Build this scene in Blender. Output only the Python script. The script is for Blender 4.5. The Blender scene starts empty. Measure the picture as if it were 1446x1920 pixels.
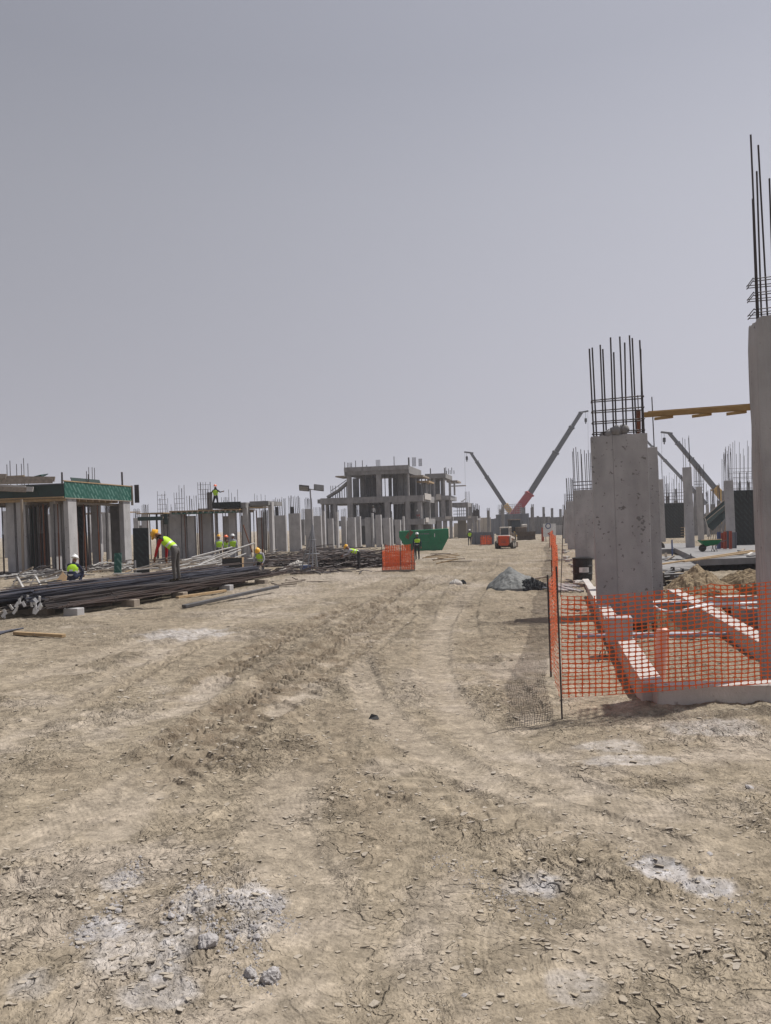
import bpy, bmesh, math, random
import numpy as np
from mathutils import Vector, Matrix, Euler

random.seed(7)
R = math.radians
sc = bpy.context.scene
COL = sc.collection

# ------------------------------------------------------------------ camera
CH, F, PIT, ROLL, SH = 2.2, 1443.0, 0.04, -0.025, 84.0
cam = bpy.data.cameras.new('camera')
cam.sensor_fit = 'VERTICAL'; cam.sensor_height = 36; cam.lens = F / 1920 * 36
cam.shift_y = SH / 1920
cam.clip_start = 0.1; cam.clip_end = 3000
cam_o = bpy.data.objects.new('camera', cam); COL.objects.link(cam_o)
RC = (Matrix.Rotation(R(90) - PIT, 3, 'X') @ Matrix.Rotation(ROLL, 3, 'Z'))
cam_o.matrix_world = Matrix.Translation((0, 0, CH)) @ RC.to_4x4()
sc.camera = cam_o

# ------------------------------------------------------------------ light
SUN_EL, SUN_AZ = R(62), math.atan2(0.45, 0.20)      # azimuth from +Y towards +X
sdir = Vector((math.sin(SUN_AZ) * math.cos(SUN_EL), math.cos(SUN_AZ) * math.cos(SUN_EL), math.sin(SUN_EL)))
w = bpy.data.worlds.new('World'); sc.world = w; w.use_nodes = True
nt = w.node_tree; nt.nodes.clear()
out = nt.nodes.new('ShaderNodeOutputWorld')
bg = nt.nodes.new('ShaderNodeBackground'); nt.links.new(bg.outputs[0], out.inputs[0])
sky = nt.nodes.new('ShaderNodeTexSky'); sky.sky_type = 'NISHITA'; sky.sun_disc = False
sky.sun_elevation = SUN_EL; sky.sun_rotation = SUN_AZ; sky.dust_density = 8; sky.air_density = 1.0; sky.altitude = 0
hs = nt.nodes.new('ShaderNodeHueSaturation'); hs.inputs['Saturation'].default_value = 0.35
nt.links.new(sky.outputs[0], hs.inputs['Color'])
tc = nt.nodes.new('ShaderNodeTexCoord')
sx = nt.nodes.new('ShaderNodeSeparateXYZ'); nt.links.new(tc.outputs['Generated'], sx.inputs[0])
cr = nt.nodes.new('ShaderNodeValToRGB'); nt.links.new(sx.outputs['Z'], cr.inputs[0])
el = cr.color_ramp.elements
el[0].position = 0.0; el[0].color = (4.75, 4.75, 5.35, 1)
el[1].position = 0.75; el[1].color = (1.9, 1.95, 2.35, 1)
e = el.new(0.09); e.color = (4.6, 4.6, 5.2, 1)
e = el.new(0.38); e.color = (3.18, 3.24, 3.7, 1)
e = el.new(0.50); e.color = (2.46, 2.54, 2.98, 1)
dp = nt.nodes.new('ShaderNodeVectorMath'); dp.operation = 'DOT_PRODUCT'
nt.links.new(tc.outputs['Generated'], dp.inputs[0]); dp.inputs[1].default_value = sdir
mr = nt.nodes.new('ShaderNodeMapRange'); nt.links.new(dp.outputs['Value'], mr.inputs[0])
mr.inputs[1].default_value = 0.0; mr.inputs[2].default_value = 1.0; mr.inputs[3].default_value = 0.0; mr.inputs[4].default_value = 1.0
pw = nt.nodes.new('ShaderNodeMath'); pw.operation = 'POWER'; nt.links.new(mr.outputs[0], pw.inputs[0]); pw.inputs[1].default_value = 1.8
md = nt.nodes.new('ShaderNodeMath'); md.operation = 'MULTIPLY_ADD'; nt.links.new(pw.outputs[0], md.inputs[0]); md.inputs[1].default_value = 1.4; md.inputs[2].default_value = 0.85
sc1 = nt.nodes.new('ShaderNodeVectorMath'); sc1.operation = 'SCALE'
nt.links.new(cr.outputs[0], sc1.inputs[0]); nt.links.new(md.outputs[0], sc1.inputs['Scale'])
mx = nt.nodes.new('ShaderNodeMix'); mx.data_type = 'RGBA'; mx.inputs[0].default_value = 0.94
nt.links.new(hs.outputs[0], mx.inputs[6]); nt.links.new(sc1.outputs[0], mx.inputs[7])
nt.links.new(mx.outputs[2], bg.inputs[0]); bg.inputs[1].default_value = 0.10
sun = bpy.data.lights.new('sun', 'SUN'); sun.energy = 4.9; sun.angle = R(0.5); sun.color = (1.0, 0.955, 0.89)
sun_o = bpy.data.objects.new('sun', sun); COL.objects.link(sun_o)
sun_o.rotation_euler = sdir.to_track_quat('Z', 'Y').to_euler()
vs = sc.view_settings; vs.view_transform = 'Standard'; vs.look = 'None'; vs.gamma = 1; vs.exposure = 0.0; vs.use_curve_mapping = False
sc.cycles.volume_bounces = 1; sc.cycles.max_bounces = 6; sc.cycles.transparent_max_bounces = 16

# ------------------------------------------------------------------ geometry of the site
def ray(px, py):
    return RC @ Vector(((px - 723) / F, (960 + SH - py) / F, -1.0))
def G(px, py, z=0.0):
    r = ray(px, py); t = (z - CH) / r.z
    return Vector((r.x * t, r.y * t, z))
def AT(px, py, d):
    r = ray(px, py); t = d / r.y
    return Vector((r.x * t, d, CH + r.z * t))
RCI = RC.transposed()
def PX(p):
    q = RCI @ (Vector(p) - Vector((0, 0, CH)))
    return 723 + F * q.x / -q.z, 960 + SH - F * q.y / -q.z
def HZ(p, py):
    """height z above point p so that it shows at row py"""
    z = 1.0
    for _ in range(8):
        y0 = PX((p[0], p[1], z))[1]; y1 = PX((p[0], p[1], z + .1))[1]
        z += (py - y0) / ((y1 - y0) / .1)
    return z
TH = math.atan(0.22)                 # the street runs this far to the right of +Y
ST = Vector((math.sin(TH), math.cos(TH), 0)); PR = Vector((math.cos(TH), -math.sin(TH), 0))

# ------------------------------------------------------------------ materials
def mat(name, c1, c2=None, rough=.85, metal=0, scale=3, bump=.15, fine=60, spots=0, spotcol=None, detail=6, spec=.3, stain=0):
    m = bpy.data.materials.new(name); m.use_nodes = True
    n = m.node_tree.nodes; l = m.node_tree.links
    b = n['Principled BSDF']; b.inputs['Roughness'].default_value = rough; b.inputs['Metallic'].default_value = metal
    b.inputs['Specular IOR Level'].default_value = spec
    if c2 is None: c2 = tuple(x * .7 for x in c1)
    t = n.new('ShaderNodeTexCoord'); oi = n.new('ShaderNodeObjectInfo')
    ad = n.new('ShaderNodeVectorMath'); ad.operation = 'MULTIPLY_ADD'
    l.new(oi.outputs['Random'], ad.inputs[0]); ad.inputs[1].default_value = (37, 23, 51); l.new(t.outputs['Object'], ad.inputs[2])
    no = n.new('ShaderNodeTexNoise'); no.inputs['Scale'].default_value = scale; no.inputs['Detail'].default_value = detail; no.inputs['Roughness'].default_value = .65
    l.new(ad.outputs[0], no.inputs['Vector'])
    ra = n.new('ShaderNodeMapRange'); ra.inputs[1].default_value = .3; ra.inputs[2].default_value = .7; l.new(no.outputs['Fac'], ra.inputs[0])
    mi = n.new('ShaderNodeMix'); mi.data_type = 'RGBA'; mi.inputs[6].default_value = (*c1, 1); mi.inputs[7].default_value = (*c2, 1)
    l.new(ra.outputs[0], mi.inputs[0])
    last = mi.outputs[2]
    if stain:
        mp = n.new('ShaderNodeMapping'); mp.inputs['Scale'].default_value = (1.1, 1.1, .4); l.new(ad.outputs[0], mp.inputs[0])
        n3 = n.new('ShaderNodeTexNoise'); n3.inputs['Scale'].default_value = 2.2; n3.inputs['Detail'].default_value = 4; l.new(mp.outputs[0], n3.inputs['Vector'])
        r3 = n.new('ShaderNodeMapRange'); r3.inputs[1].default_value = .35; r3.inputs[2].default_value = .7; r3.inputs[3].default_value = 1.12; r3.inputs[4].default_value = 1 - stain
        l.new(n3.outputs['Fac'], r3.inputs[0])
        v3 = n.new('ShaderNodeVectorMath'); v3.operation = 'SCALE'; l.new(last, v3.inputs[0]); l.new(r3.outputs[0], v3.inputs['Scale']); last = v3.outputs[0]
    if spots:
        vo = n.new('ShaderNodeTexNoise'); vo.inputs['Scale'].default_value = spots; vo.inputs['Detail'].default_value = 2; l.new(ad.outputs[0], vo.inputs['Vector'])
        r2 = n.new('ShaderNodeMapRange'); r2.inputs[1].default_value = .66; r2.inputs[2].default_value = .72; l.new(vo.outputs['Fac'], r2.inputs[0])
        m2 = n.new('ShaderNodeMix'); m2.data_type = 'RGBA'; l.new(r2.outputs[0], m2.inputs[0]); l.new(last, m2.inputs[6])
        m2.inputs[7].default_value = (*(spotcol or tuple(x * .4 for x in c1)), 1); last = m2.outputs[2]
    l.new(last, b.inputs['Base Color'])
    if bump:
        nb = n.new('ShaderNodeTexNoise'); nb.inputs['Scale'].default_value = fine; nb.inputs['Detail'].default_value = 5; l.new(ad.outputs[0], nb.inputs['Vector'])
        bu = n.new('ShaderNodeBump'); bu.inputs['Strength'].default_value = bump; bu.inputs['Distance'].default_value = .02
        l.new(nb.outputs['Fac'], bu.inputs['Height']); l.new(bu.outputs[0], b.inputs['Normal'])
    return m
M = {}
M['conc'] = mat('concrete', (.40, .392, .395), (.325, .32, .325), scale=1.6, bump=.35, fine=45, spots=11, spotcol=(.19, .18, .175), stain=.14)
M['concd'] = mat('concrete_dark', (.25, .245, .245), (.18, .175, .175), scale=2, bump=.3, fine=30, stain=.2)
M['concp'] = mat('concrete_pale', (.5, .475, .45), (.38, .36, .34), scale=3, bump=.3, fine=40, spots=7, spotcol=(.25, .22, .2))
M['bar'] = mat('rebar_steel', (.058, .056, .062), (.085, .068, .062), rough=.6, metal=.35, scale=5, bump=0)
M['barb'] = mat('rebar_blue', (.062, .070, .098), (.07, .066, .075), rough=.5, metal=.5, scale=2, bump=0)
M['rust'] = mat('rusty_steel', (.22, .08, .04), (.12, .06, .04), rough=.75, metal=.2, scale=6, bump=.1)
M['rustd'] = mat('brown_steel_bar', (.085, .056, .046), (.06, .052, .052), rough=.7, metal=.25, scale=4, bump=0)
M['steel'] = mat('painted_steel', (.12, .12, .13), (.08, .075, .07), rough=.5, metal=.4, scale=5, bump=0)
M['galv'] = mat('galvanised', (.33, .34, .36), (.22, .22, .23), rough=.45, metal=.5, scale=6, bump=0)
M['wood'] = mat('timber', (.42, .30, .17), (.27, .19, .11), rough=.8, scale=8, bump=.2)
M['bodyo'] = mat('dusty_orange_paint', (.60, .22, .12), (.50, .36, .27), rough=.6, scale=2.5, bump=0)
M['woodg'] = mat('weathered_timber', (.33, .28, .23), (.2, .17, .14), rough=.85, scale=6, bump=.2)
M['woody'] = mat('yellow_timber', (.36, .23, .09), (.27, .17, .07), rough=.7, scale=6, bump=.1)
M['ply'] = mat('plywood', (.38, .26, .15), (.28, .19, .11), rough=.8, scale=4)
M['black'] = mat('black_panel', (.018, .019, .021), (.03, .03, .03), rough=.55, scale=5, bump=.05)
M['dgreen'] = mat('dark_green_board', (.022, .05, .045), (.03, .04, .038), rough=.6, scale=3, bump=.05)
M['skip'] = mat('green_paint', (.012, .20, .085), (.01, .13, .06), rough=.45, scale=3, bump=.05, spots=14, spotcol=(.12, .07, .04))
M['hoard'] = mat('hoarding', (.12, .13, .155), (.16, .17, .19), rough=.6, scale=.7, bump=0)
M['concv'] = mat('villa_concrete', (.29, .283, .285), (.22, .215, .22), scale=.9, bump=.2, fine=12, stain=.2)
M['beige'] = mat('beige_wall', (.50, .45, .38), (.36, .33, .28), rough=.9, scale=.5, bump=0)
M['net'] = mat('orange_plastic', (.76, .13, .035), (.66, .10, .025), rough=.45, scale=4, bump=0)
M['netfar'] = mat('orange_mesh', (.74, .16, .06), (.64, .10, .03), rough=.5, scale=7, bump=.3, fine=25)
M['hiviz'] = mat('hi_viz', (.46, .74, .03), (.34, .58, .03), rough=.7, scale=8, bump=.1)
M['refl'] = mat('reflective_tape', (.55, .57, .55), (.45, .46, .46), rough=.4, scale=9, bump=0)
M['navy'] = mat('navy_cloth', (.018, .024, .06), (.012, .016, .04), rough=.9, scale=8)
M['grey_cloth'] = mat('grey_cloth', (.11, .105, .10), (.075, .07, .07), rough=.95, scale=9)
M['dark_cloth'] = mat('dark_cloth', (.03, .028, .03), (.02, .02, .022), rough=.95, scale=9)
M['red_cloth'] = mat('red_cloth', (.42, .02, .02), (.3, .015, .02), rough=.9, scale=9)
M['light_cloth'] = mat('light_cloth', (.35, .36, .4), (.28, .28, .32), rough=.9, scale=9)
M['skin'] = mat('skin', (.20, .10, .06), (.16, .08, .05), rough=.6, scale=9, bump=0)
M['helm_y'] = mat('yellow_helmet', (.80, .42, .02), (.72, .36, .02), rough=.3, scale=2, bump=0, spec=.5)
M['helm_w'] = mat('white_helmet', (.75, .76, .76), (.68, .68, .69), rough=.3, scale=2, bump=0, spec=.5)
M['helm_o'] = mat('orange_helmet', (.75, .14, .03), (.65, .1, .03), rough=.3, scale=2, bump=0, spec=.5)
M['boots'] = mat('boots', (.03, .025, .02), rough=.7)
M['white'] = mat('white_plastic', (.72, .73, .74), (.55, .55, .55), rough=.5, scale=5, bump=.1)
M['tubes'] = mat('pale_tube', (.5, .49, .48), (.36, .35, .34), rough=.6, scale=4, bump=0)
M['orangep'] = mat('orange_paint', (.68, .09, .02), (.5, .07, .02), rough=.45, scale=3, bump=.05, spots=9, spotcol=(.25, .16, .1))
M['cream'] = mat('white_paint', (.62, .6, .56), (.42, .38, .33), rough=.5, scale=4, bump=0)
M['tyre'] = mat('tyre', (.03, .028, .026), (.09, .08, .065), rough=.9, scale=5)
M['glass'] = mat('dark_glass', (.03, .045, .06), (.04, .05, .06), rough=.08, scale=2, bump=0, spec=.8)
M['redp'] = mat('red_paint', (.34, .035, .04), (.26, .03, .035), rough=.4, scale=3, bump=0)
M['boomg'] = mat('grey_boom', (.105, .11, .125), (.08, .085, .1), rough=.5, scale=3, bump=0)
M['ylw'] = mat('yellow_paint', (.55, .34, .07), (.4, .25, .06), rough=.5, scale=3, bump=0)
M['blue'] = mat('blue_paint', (.07, .11, .25), (.10, .12, .2), rough=.5, scale=3, bump=0)
M['rose'] = mat('red_panel', (.42, .09, .05), (.3, .08, .05), rough=.6, scale=3)
M['pvc'] = mat('salmon_pipe', (.74, .46, .38), (.66, .38, .30), rough=.45, scale=3, bump=0)
M['pipe'] = mat('grey_pipe', (.34, .36, .43), (.26, .27, .34), rough=.45, scale=3, bump=0)
M['tarp'] = mat('grey_green_tarp', (.12, .128, .128), (.19, .195, .19), rough=.7, scale=3, bump=.5, fine=14)
M['tarpb'] = mat('black_tarp', (.02, .024, .028), (.035, .04, .045), rough=.6, scale=5, bump=.4, fine=14)
M['sand'] = mat('sand', (.29, .225, .145), (.19, .145, .095), rough=1, scale=9, bump=1, fine=18, spots=16, spotcol=(.11, .085, .06))
M['mudc'] = mat('mud_crust', (.32, .275, .215), (.40, .36, .31), rough=1, scale=1.3, bump=.4, fine=40)
M['lime'] = mat('pale_rock', (.40, .385, .385), (.29, .27, .26), rough=1, scale=2.5, bump=.25, fine=5, spots=4, spotcol=(.36, .33, .30))
M['mudbr'] = mat('brown_steel', (.10, .075, .055), (.17, .13, .095), rough=.8, metal=.1, scale=3)
M['bag'] = mat('white_sack', (.62, .60, .57), (.5, .47, .43), rough=.8, scale=5, bump=.5, fine=9)

for k_ in ('net', 'netfar'):
    n_ = M[k_].node_tree.nodes; l_ = M[k_].node_tree.links; bs_ = n_['Principled BSDF']; tr_ = n_.new('ShaderNodeBsdfTranslucent'); ms_ = n_.new('ShaderNodeMixShader')
    tr_.inputs[0].default_value = (.95, .22, .05, 1); ms_.inputs[0].default_value = .12; l_.new(bs_.outputs[0], ms_.inputs[1]); l_.new(tr_.outputs[0], ms_.inputs[2]); l_.new(ms_.outputs[0], n_['Material Output'].inputs[0])
def form_mat(name, base, mark):
    m = mat(name, base, tuple(x * .75 for x in base), rough=.5, scale=2, bump=.05)
    n = m.node_tree.nodes; l = m.node_tree.links; b = n['Principled BSDF']
    src = b.inputs['Base Color'].links[0].from_socket
    t = n.new('ShaderNodeTexCoord')
    sp = n.new('ShaderNodeSeparateXYZ'); l.new(t.outputs['Object'], sp.inputs[0])
    a = n.new('ShaderNodeMath'); a.operation = 'ADD'; l.new(sp.outputs['X'], a.inputs[0]); l.new(sp.outputs['Y'], a.inputs[1])
    cb = n.new('ShaderNodeCombineXYZ'); l.new(a.outputs[0], cb.inputs[0]); l.new(sp.outputs['Z'], cb.inputs[1])
    mp = n.new('ShaderNodeMapping'); mp.inputs['Rotation'].default_value = (0, 0, R(52)); l.new(cb.outputs[0], mp.inputs[0])
    br = n.new('ShaderNodeTexBrick'); br.inputs['Scale'].default_value = 1; br.inputs['Brick Width'].default_value = .62
    br.inputs['Row Height'].default_value = .24; br.inputs['Mortar Size'].default_value = .085; br.inputs['Mortar Smooth'].default_value = .2
    br.inputs['Color1'].default_value = (1, 1, 1, 1); br.inputs['Color2'].default_value = (.35, .35, .35, 1); br.inputs['Mortar'].default_value = (0, 0, 0, 1)
    l.new(mp.outputs[0], br.inputs['Vector'])
    ns = n.new('ShaderNodeTexNoise'); ns.inputs['Scale'].default_value = 22; l.new(t.outputs['Object'], ns.inputs['Vector'])
    mu = n.new('ShaderNodeMath'); mu.operation = 'MULTIPLY'; l.new(br.outputs['Color'], mu.inputs[0]); l.new(ns.outputs['Fac'], mu.inputs[1])
    mi = n.new('ShaderNodeMix'); mi.data_type = 'RGBA'; l.new(mu.outputs[0], mi.inputs[0]); l.new(src, mi.inputs[6]); mi.inputs[7].default_value = (*mark, 1)
    l.new(mi.outputs[2], b.inputs['Base Color'])
    return m
M['form'] = form_mat('green_formwork', (.014, .095, .072), (.22, .36, .32))
M['formd'] = form_mat('dark_formwork', (.014, .018, .017), (.045, .06, .06))

# ------------------------------------------------------------------ object helpers
def link(o): COL.objects.link(o); return o
def tag(o, label=None, cat=None, group=None, kind=None):
    if label: o['label'] = label
    if cat: o['category'] = cat
    if group: o['group'] = group
    if kind: o['kind'] = kind
    return o
def thing(name, label, cat, loc=(0, 0, 0), rz=0, group=None, lean=0):
    o = bpy.data.objects.new(name, None); link(o); o.location = loc
    o.rotation_euler = (0, lean, rz)
    o.empty_display_size = .2
    return tag(o, label, cat, group)
def mesh_obj(name, verts, faces, m, parent=None, loc=(0, 0, 0), rz=0, smooth=False):
    me = bpy.data.meshes.new(name); me.from_pydata([tuple(v) for v in verts], [], faces); me.update()
    for mm in (m if isinstance(m, (list, tuple)) else [m]): me.materials.append(mm)
    o = bpy.data.objects.new(name, me); link(o); o.parent = parent; o.location = loc; o.rotation_euler = (0, 0, rz)
    if smooth: me.polygons.foreach_set('use_smooth', [True] * len(me.polygons))
    return o
def bm_obj(name, bm, m, parent=None, loc=(0, 0, 0), rot=(0, 0, 0), smooth=False):
    me = bpy.data.meshes.new(name); bm.to_mesh(me); bm.free()
    for mm in (m if isinstance(m, (list, tuple)) else [m]): me.materials.append(mm)
    o = bpy.data.objects.new(name, me); link(o); o.parent = parent; o.location = loc; o.rotation_euler = rot
    if smooth: me.polygons.foreach_set('use_smooth', [True] * len(me.polygons))
    return o
def bm_box(bm, c, s, rot=None, mi=0):
    r = bmesh.ops.create_cube(bm, size=1)
    mm = Matrix.Translation(c) @ ((rot or Matrix.Identity(3)).to_4x4()) @ Matrix.Diagonal((*s, 1))
    bmesh.ops.transform(bm, matrix=mm, verts=r['verts'])
    if mi:
        for f in {f for v in r['verts'] for f in v.link_faces}: f.material_index = mi
    return r['verts']
def bm_rod(bm, p0, p1, r0, r1=None, seg=8, mi=0):
    p0 = Vector(p0); p1 = Vector(p1); d = p1 - p0; L = d.length
    if L < 1e-5: return
    q = bmesh.ops.create_cone(bm, cap_ends=True, segments=seg, radius1=r0, radius2=r0 if r1 is None else r1, depth=L)
    mm = Matrix.Translation((p0 + p1) / 2) @ d.to_track_quat('Z', 'Y').to_matrix().to_4x4()
    bmesh.ops.transform(bm, matrix=mm, verts=q['verts'])
    if mi:
        for f in {f for v in q['verts'] for f in v.link_faces}: f.material_index = mi
    return q['verts']
def box(name, c, s, m, parent=None, rz=0, rot=None, bevel=0, jit=0):
    bm = bmesh.new(); bm_box(bm, (0, 0, 0), s)
    if bevel: bmesh.ops.bevel(bm, geom=bm.edges[:], offset=bevel, segments=1, affect='EDGES')
    if jit:
        for v in bm.verts: v.co += Vector([random.uniform(-jit, jit) for _ in range(3)])
    return bm_obj(name, bm, m, parent, c, rot if rot else (0, 0, rz))
_ROD = {}
def rod(name, p0, p1, r, m, parent=None, seg=6):
    key = (m.name, seg)
    if key not in _ROD:
        bm = bmesh.new(); bmesh.ops.create_cone(bm, cap_ends=True, segments=seg, radius1=1, radius2=1, depth=1)
        me = bpy.data.meshes.new('rod_' + m.name); bm.to_mesh(me); bm.free(); me.materials.append(m)
        me.polygons.foreach_set('use_smooth', [len(p.vertices) == 4 for p in me.polygons]); _ROD[key] = me
    o = bpy.data.objects.new(name, _ROD[key]); link(o); o.parent = parent
    p0 = Vector(p0); p1 = Vector(p1); d = p1 - p0
    o.location = (p0 + p1) / 2; o.rotation_mode = 'QUATERNION'; o.rotation_quaternion = d.to_track_quat('Z', 'Y')
    o.scale = (r, r, d.length)
    return o
def plank(name, p0, p1, wd, th, m, parent=None, roll=0):
    """a board from p0 to p1"""
    p0 = Vector(p0); p1 = Vector(p1); d = p1 - p0
    bm = bmesh.new(); bm_box(bm, (0, 0, 0), (wd, th, d.length))
    bmesh.ops.bevel(bm, geom=bm.edges[:], offset=min(wd, th) * .08, segments=1, affect='EDGES')
    o = bm_obj(name, bm, m, parent)
    z = d.normalized(); up = Vector((0, 0, 1)); x = z.cross(up)
    if x.length < .05: x = Vector((1, 0, 0))
    x.normalize(); y = z.cross(x)
    mm = Matrix((x, y, z)).transposed() @ Matrix.Rotation(roll, 3, 'Z')
    o.matrix_local = Matrix.Translation((p0 + p1) / 2) @ mm.to_4x4()
    return o

# ------------------------------------------------------------------ numpy noise
_rng = np.random.RandomState(11)
_perm = _rng.permutation(512).astype(np.int64); _perm = np.concatenate([_perm, _perm])
_ga = _rng.uniform(0, 2 * np.pi, 512)
_gx, _gy = np.cos(_ga), np.sin(_ga)
def perlin(x, y, seed=0):
    x = x + seed * 17.31; y = y + seed * 9.77
    xi = np.floor(x).astype(np.int64); yi = np.floor(y).astype(np.int64)
    xf = x - xi; yf = y - yi; xi &= 511; yi &= 511
    u = xf * xf * xf * (xf * (xf * 6 - 15) + 10); v = yf * yf * yf * (yf * (yf * 6 - 15) + 10)
    def g(ix, iy, fx, fy):
        h = _perm[(_perm[ix & 511] + iy) & 1023]
        return _gx[h] * fx + _gy[h] * fy
    a = g(xi, yi, xf, yf); b = g(xi + 1, yi, xf - 1, yf)
    c = g(xi, yi + 1, xf, yf - 1); d = g(xi + 1, yi + 1, xf - 1, yf - 1)
    return ((a + u * (b - a)) * (1 - v) + (c + u * (d - c)) * v) * 1.5
def fbm(x, y, o=4, seed=0, gain=.5):
    s = 0; a = 1; t = 0
    for i in range(o):
        s = s + a * perlin(x * 2 ** i, y * 2 ** i, seed + i * 3); t += a; a *= gain
    return s / t
def sst(a, b, x):
    t = np.clip((x - a) / (b - a), 0, 1); return t * t * (3 - 2 * t)

# ------------------------------------------------------------------ tyre tracks (ground coordinates)
def spline(pts, n=10):
    P = [G(*p) for p in pts]; P = [P[0] * 2 - P[1]] + P + [P[-1] * 2 - P[-2]]
    o = []
    for i in range(1, len(P) - 2):
        for k in range(n):
            t = k / n
            o.append(.5 * ((2 * P[i]) + (P[i + 1] - P[i - 1]) * t + (2 * P[i - 1] - 5 * P[i] + 4 * P[i + 1] - P[i + 2]) * t * t + (-P[i - 1] + 3 * P[i] - 3 * P[i + 1] + P[i + 2]) * t ** 3))
    o.append(P[-2]); return np.array([(p.x, p.y) for p in o])
# (points, width, kind, depth, darkness)
TRK = [
 ([(255, 1475), (350, 1395), (440, 1330), (520, 1275), (600, 1225), (665, 1175), (730, 1120), (800, 1080)], .62, 'lug', .048, 1.5),
 ([(330, 1330), (385, 1290), (440, 1250), (520, 1205), (600, 1165), (680, 1125)], .6, 'lug', .042, 1.4),
 ([(120, 1345), (200, 1300), (275, 1262), (340, 1225), (430, 1190)], .45, 'lug', .03, .35),
 ([(820, 1075), (740, 1110), (690, 1150), (668, 1200), (678, 1260), (700, 1310), (760, 1375), (870, 1440), (1010, 1500), (1180, 1560), (1440, 1640)], .42, 'rib', .03, -.35),
 ([(870, 1060), (830, 1100), (800, 1160), (800, 1230), (820, 1300), (870, 1370), (960, 1430), (1080, 1475), (1230, 1510), (1446, 1550)], .42, 'rib', .025, .1),
 ([(560, 1560), (590, 1480), (640, 1430), (640, 1370), (620, 1310), (600, 1265)], .38, 'rib', .02, .15),
 ([(0, 1400), (110, 1330), (220, 1265), (330, 1210), (450, 1165), (600, 1120), (720, 1085)], .4, 'rib', .02, -.2),
 ([(1446, 1700), (1300, 1640), (1160, 1590), (1000, 1540), (860, 1505), (760, 1460), (700, 1400)], .5, 'lug', .018, .15),
 ([(700, 1620), (820, 1660), (1000, 1700), (1150, 1760), (1290, 1850)], .5, 'rib', .02, .1),
 ([(950, 1060), (900, 1110), (880, 1160), (900, 1220), (960, 1290), (1030, 1390), (1130, 1450), (1300, 1500)], .4, 'rib', .02, .1),
 ([(0, 1720), (140, 1640), (280, 1560), (420, 1480), (520, 1420), (600, 1370)], .45, 'rib', .02, .1),
 ([(720, 1640), (760, 1560), (700, 1480), (640, 1400), (560, 1340), (500, 1300)], .4, 'lug', .022, .2),
 ([(480, 1900), (620, 1800), (820, 1740), (1000, 1720)], .5, 'rib', .02, .0),
 ([(905, 1045), (860, 1075), (790, 1110), (720, 1165), (700, 1200)], .4, 'lug', .03, .4),
 ([(930, 1040), (920, 1065), (870, 1095), (850, 1130)], .5, 'lug', .03, .5),
]
TRK += [([(205, 1560), (300, 1470), (400, 1395), (500, 1330), (600, 1275), (690, 1220), (760, 1160), (830, 1100)], .45, 'lug', .022, .2),
 ([(0, 1600), (150, 1530), (300, 1450), (400, 1385), (470, 1320), (560, 1250)], .5, 'rib', .022, -.45),
 ([(0, 1290), (120, 1250), (300, 1195), (480, 1145), (640, 1105), (800, 1062)], .5, 'rib', .025, -.3),
 ([(1446, 1600), (1250, 1530), (1080, 1480), (930, 1400), (850, 1320), (820, 1240), (840, 1160), (900, 1090)], .45, 'rib', .02, -.3),
 ([(560, 1900), (600, 1760), (560, 1640), (520, 1560), (540, 1480), (600, 1420)], .5, 'rib', .018, -.3),
 ([(700, 1900), (820, 1790), (1000, 1730), (1200, 1720), (1446, 1760)], .5, 'rib', .012, .1),
 ([(1000, 1900), (1100, 1800), (1260, 1740), (1446, 1700)], .45, 'rib', .02, -.3),
 ([(0, 1860), (160, 1760), (300, 1640), (420, 1560), (540, 1500), (680, 1470)], .5, 'rib', .014, .1)]
TRK = TRK[3:] + TRK[:3] + [([(215, 1540), (300, 1475), (395, 1405), (485, 1342), (570, 1288), (650, 1228), (710, 1178), (770, 1128)], .6, 'lug', .030, 1.1)]
TRK = [(spline(p), w_, k, d, c) for p, w_, k, d, c in TRK]

def in_quad(X, Y, q, soft=.12):
    """soft inside mask of convex polygon q (list of ground points)"""
    m = np.full(X.shape, 9.0)
    n = len(q); ar = sum(q[i].x * q[(i + 1) % n].y - q[(i + 1) % n].x * q[i].y for i in range(n))
    s = 1 if ar > 0 else -1
    for i in range(n):
        a = q[i]; b = q[(i + 1) % n]; ex, ey = b.x - a.x, b.y - a.y; L = math.hypot(ex, ey)
        m = np.minimum(m, s * (ex * (Y - a.y) - ey * (X - a.x)) / L)
    return sst(-soft, soft, m)
PITS = [([G(1192, 1184), G(1376, 1182), G(1292, 1116), G(1172, 1118)], 1.5),
        ([G(1440, 1205), G(1560, 1200), G(1440, 1108), G(1318, 1110)], 1.3),
        ([G(1300, 1071), G(1470, 1071), G(1470, 1052), G(1300, 1054)], .5)]
# pale / grey-white patches: (px, py, half width px, half height px, strength, kind)   kind 0 pale crust, 1 lime white-grey
PATCH = [(x, y, a, b, s, 2) for x, y, a, b, s in ((560, 1190, 120, 20, .9), (690, 1250, 40, 50, .8), (520, 1240, 80, 34, .9), (400, 1375, 80, 36, 1), (470, 1435, 60, 20, .8), (480, 1320, 60, 22, .9), (800, 1136, 26, 8, 1), (865, 1132, 30, 9, 1), (740, 1495, 60, 30, .45), (850, 1545, 60, 20, .6), (560, 1400, 40, 24, .8), (230, 1235, 60, 10, .7), (190, 1300, 60, 14, .7), (560, 1535, 80, 20, .7), (700, 1450, 40, 16, .6), (1110, 1440, 60, 12, .7), (1220, 1465, 100, 14, .7), (310, 1190, 50, 10, .7), (960, 1085, 60, 8, .6), (900, 1060, 60, 6, .7), (640, 1490, 60, 20, .3), (930, 1580, 60, 20, .3), (1250, 1560, 90, 16, .35), (90, 1440, 60, 14, .6), (1120, 1590, 40, 16, .6), (380, 1130, 60, 6, .5))]
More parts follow.
